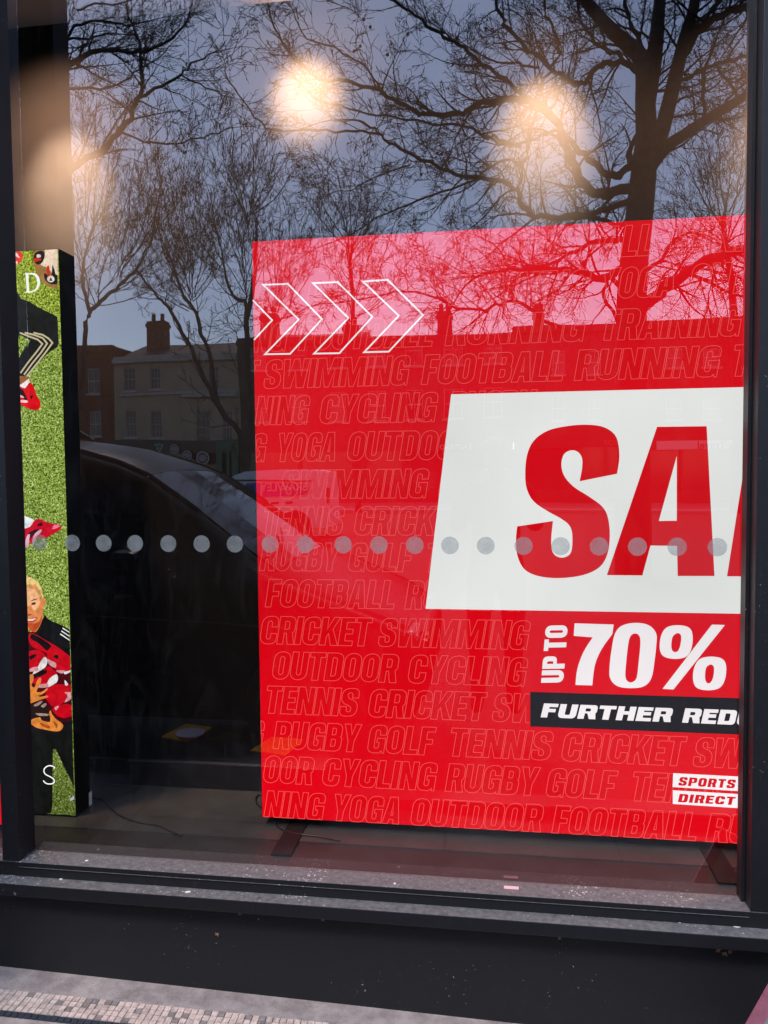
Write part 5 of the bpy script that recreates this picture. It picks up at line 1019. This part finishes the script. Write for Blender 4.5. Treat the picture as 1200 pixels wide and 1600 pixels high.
if True:
    px0, py0 = .02, -2.62
    pr = thing('person', (px0, py0, GZ-.03), 'person in a dark coat and grey cap holding up a phone in both hands', 'person')
    Vb = [(px0, py0, .93, .15, .12), (px0, py0, 1.12, .15, .11), (px0, py0+.01, 1.32, .19, .12), (px0, py0, 1.44, .13, .09), (px0, py0+.02, 1.51, .058), (px0, py0+.05, 1.60, .075, .09), (px0, py0+.05, 1.69, .072, .085),
          (px0-.19, py0, 1.41, .065), (px0-.25, py0+.06, 1.18, .05), (px0-.12, py0+.31, 1.34, .04), (px0-.075, py0+.375, 1.43, .028),
          (px0+.19, py0, 1.41, .065), (px0+.25, py0+.06, 1.18, .05), (px0+.12, py0+.31, 1.34, .04), (px0+.075, py0+.375, 1.43, .028),
          (px0-.10, py0, .84, .10), (px0-.11, py0+.03, .48, .07), (px0-.11, py0-.02, .10, .05), (px0-.12, py0+.12, .03, .04), (px0+.10, py0, .84, .10), (px0+.11, py0+.02, .48, .07), (px0+.11, py0-.03, .10, .05), (px0+.12, py0+.11, .03, .04)]
    Eb = [(0, 1), (1, 2), (2, 3), (3, 4), (4, 5), (5, 6), (3, 7), (7, 8), (8, 9), (9, 10), (3, 11), (11, 12), (12, 13), (13, 14), (0, 15), (15, 16), (16, 17), (17, 18), (0, 19), (19, 20), (20, 21), (21, 22)]
    body = skinned('body', Vb, Eb, M_coat, pr, 2)
    fc = MB().ball((px0, py0+.075, 1.625), .082, 16, (.88, .95, 1.2)); fc.ball((px0, py0+.158, 1.61), .014, 8, (.8, 1, 1.5)); fc.build('face', M_skin, pr, smooth=True)
    MB().ball((px0-.03, py0+.146, 1.64), .010, 8).build('eye', M_ink, pr); MB().ball((px0+.03, py0+.146, 1.64), .010, 8).build('eye', M_ink, pr); MB().box(px0-.022, px0+.022, py0+.146, py0+.153, 1.572, 1.579).build('mouth', mat('lip', (.3, .1, .08), .5), pr)
    MB().ball((px0, py0+.05, 1.675), .102, 16, (.9, 1.05, .72)).prism([(px0-.07, py0+.12), (px0-.05, py0+.2), (px0, py0+.225), (px0+.05, py0+.2), (px0+.07, py0+.12)], lambda a, c: Vector((a, c, 1.675)), (0, 0, .008)).build('cap', M_cap, pr, smooth=True)
    for sg_ in (-1, 1):      # hands: palm and five fingers closing on the phone
        hx0, hy0, hz0 = px0+sg_*.068, py0+.385, 1.455
        V_ = [(hx0, hy0, hz0, .022, .014), (hx0, hy0+.01, hz0+.04, .030, .012)]; E_ = [(0, 1)]
        for f in range(4):
            zf = hz0+.025+f*.018; k = len(V_); V_ += [(hx0+sg_*.006, hy0+.022, zf, .0085), (hx0-sg_*.012, hy0+.034+.001*f, zf+.003, .008), (hx0-sg_*(.028+.003*(f % 2)), hy0+.03, zf+.004, .007)]; E_ += [(1, k), (k, k+1), (k+1, k+2)]
        k = len(V_); V_ += [(hx0-sg_*.012, hy0-.006, hz0+.03, .010), (hx0-sg_*.03, hy0+.0, hz0+.05, .008)]; E_ += [(0, k), (k, k+1)]
        skinned('hand', V_, E_, M_skin, pr, 1)
    ph = MB().box(px0-.078, px0+.038, CAM.y-.016, CAM.y-.0075, 1.445, 1.535).build('phone', M_black, bevel=.003); tag(ph, 'dark phone held up sideways in both hands of the person', 'phone')

# ------------------------------------------------------------------ litter, leaves and droppings on the ledge and under it
M_leaf = mat('dry_leaf', (.38, .17, .09), .8, noise=(60, .4)); M_bit = mat('white_dropping', (.78, .77, .74), .7); M_pink = mat('pink_paper', (.72, .45, .48), .7)
rl = random.Random(9)
def leafat(px, py, Y, s_, label, m=M_leaf):
    p = at(px, py, Y); b = MB()
    a0 = rl.uniform(0, 6.28); n = 9; P = []
    for k in range(n):
        a = a0+k*2*math.pi/n; r = s_*(1 if k % 2 else .45)*rl.uniform(.7, 1.1); P.append((r*math.cos(a), r*math.sin(a)*.7))
    b.prism(P, lambda a, c: Vector((p.x+a, p.y-.002-abs(a)*.3, p.z+c)), (0, -.0008, 0)); o = b.build('dry_leaf', m); tag(o, label, 'leaf', 'dry leaves caught under the ledge')
for px_, py_, s_, lab in ((375, 1427, .010, 'pale crumpled leaf hanging under the ledge, left of centre'), (340, 1459, .011, 'brown leaf dangling below a cobweb thread on the black wall'), (874, 1465, .009, 'small crumpled leaf under the ledge, right of centre'), (505, 1436, .009, 'orange brown leaf hanging under the middle of the ledge'),
                          (1122, 1484, .012, 'left leaf of the orange cluster under the right end of the ledge'), (1132, 1489, .013, 'lowest leaf of the orange cluster under the right end of the ledge'), (1140, 1486, .010, 'right leaf of the orange cluster under the right end of the ledge'), (228, 1414, .007, 'tiny brown leaf under the ledge toward the left')):
    leafat(px_, py_, -.06, s_, lab)
p = at(340, 1452, -.056); q_ = at(336, 1432, -.056); MB().tube([q_, q_.lerp(p, .5)+Vector((.006, 0, 0)), p], .0006, 4)
def blob(px, py, z, s_, lab, name='bird_dropping', m=M_bit):
    d = ray(px, py); t = (z-CAM.z)/d.z; p = CAM+d*t; b = MB(); a0 = rl.random()*6; P = [(s_*rl.uniform(.5, 1.1)*math.cos(a0+k*.7), s_*rl.uniform(.4, .8)*math.sin(a0+k*.7)) for k in range(9)]
    b.prism(P, lambda a, c: Vector((p.x+a, p.y+c, z)), (0, 0, .0015)); o = b.build(name, m); tag(o, lab, 'dropping', 'white droppings on the sill and ledge')
blob(135, 1345, SZ+.0002, .006, 'white dropping on the upper sill near the left corner'); blob(95, 1374, .2717, .006, 'small white dropping at the left end of the lower ledge'); blob(293, 1394, .2717, .009, 'largest white dropping on the left half of the lower ledge'); blob(1151, 1448, .2717, .010, 'bright white dropping near the right end of the lower ledge'); blob(1062, 1441, .2717, .006, 'thin white dropping on the lower ledge, left of the brightest one'); blob(617, 1381, SZ+.0002, .005, 'grey white speck on the middle of the upper sill')
d = ray(799, 1387); t = (SZ+.001-CAM.z)/d.z; p = CAM+d*t; o = MB().box(p.x-.021, p.x+.021, p.y-.008, p.y+.007, SZ+.0005, SZ+.002).build('paper_scrap', M_pink); tag(o, 'torn pink paper scrap lying on the upper sill', 'paper')
# grey board with pink edging leaning at the bottom right
pA, pB = at(1163, 1612, -.30), at(1206, 1536, -.30); dv = (pB-pA).normalized(); nv = Vector((dv.z, 0, -dv.x))
if nv.x < 0: nv = -nv
bs = thing('leaning_board', (pA.x+.2, -.3, zc(1)), 'grey board with a dull pink edge at the lower right corner', 'board')
k = pA-dv*.30; l2 = pB+dv*.12
MB().prism([(0, 0), (1, 0), (1, 1), (0, 1)], lambda a, c: k+(l2-k)*c+nv*(.03*a), (0, .012, 0)).build('pink_edge', mat('dull_pink', (.42, .14, .2), .6, noise=(30, .3)), bs)
MB().prism([(0, 0), (1, 0), (1, 1), (0, 1)], lambda a, c: k+(l2-k)*c+nv*(.0305+.35*a), (0, .010, 0)).build('board', mat('grey_board', (.30, .29, .30), .7, noise=(12, .3)), bs)
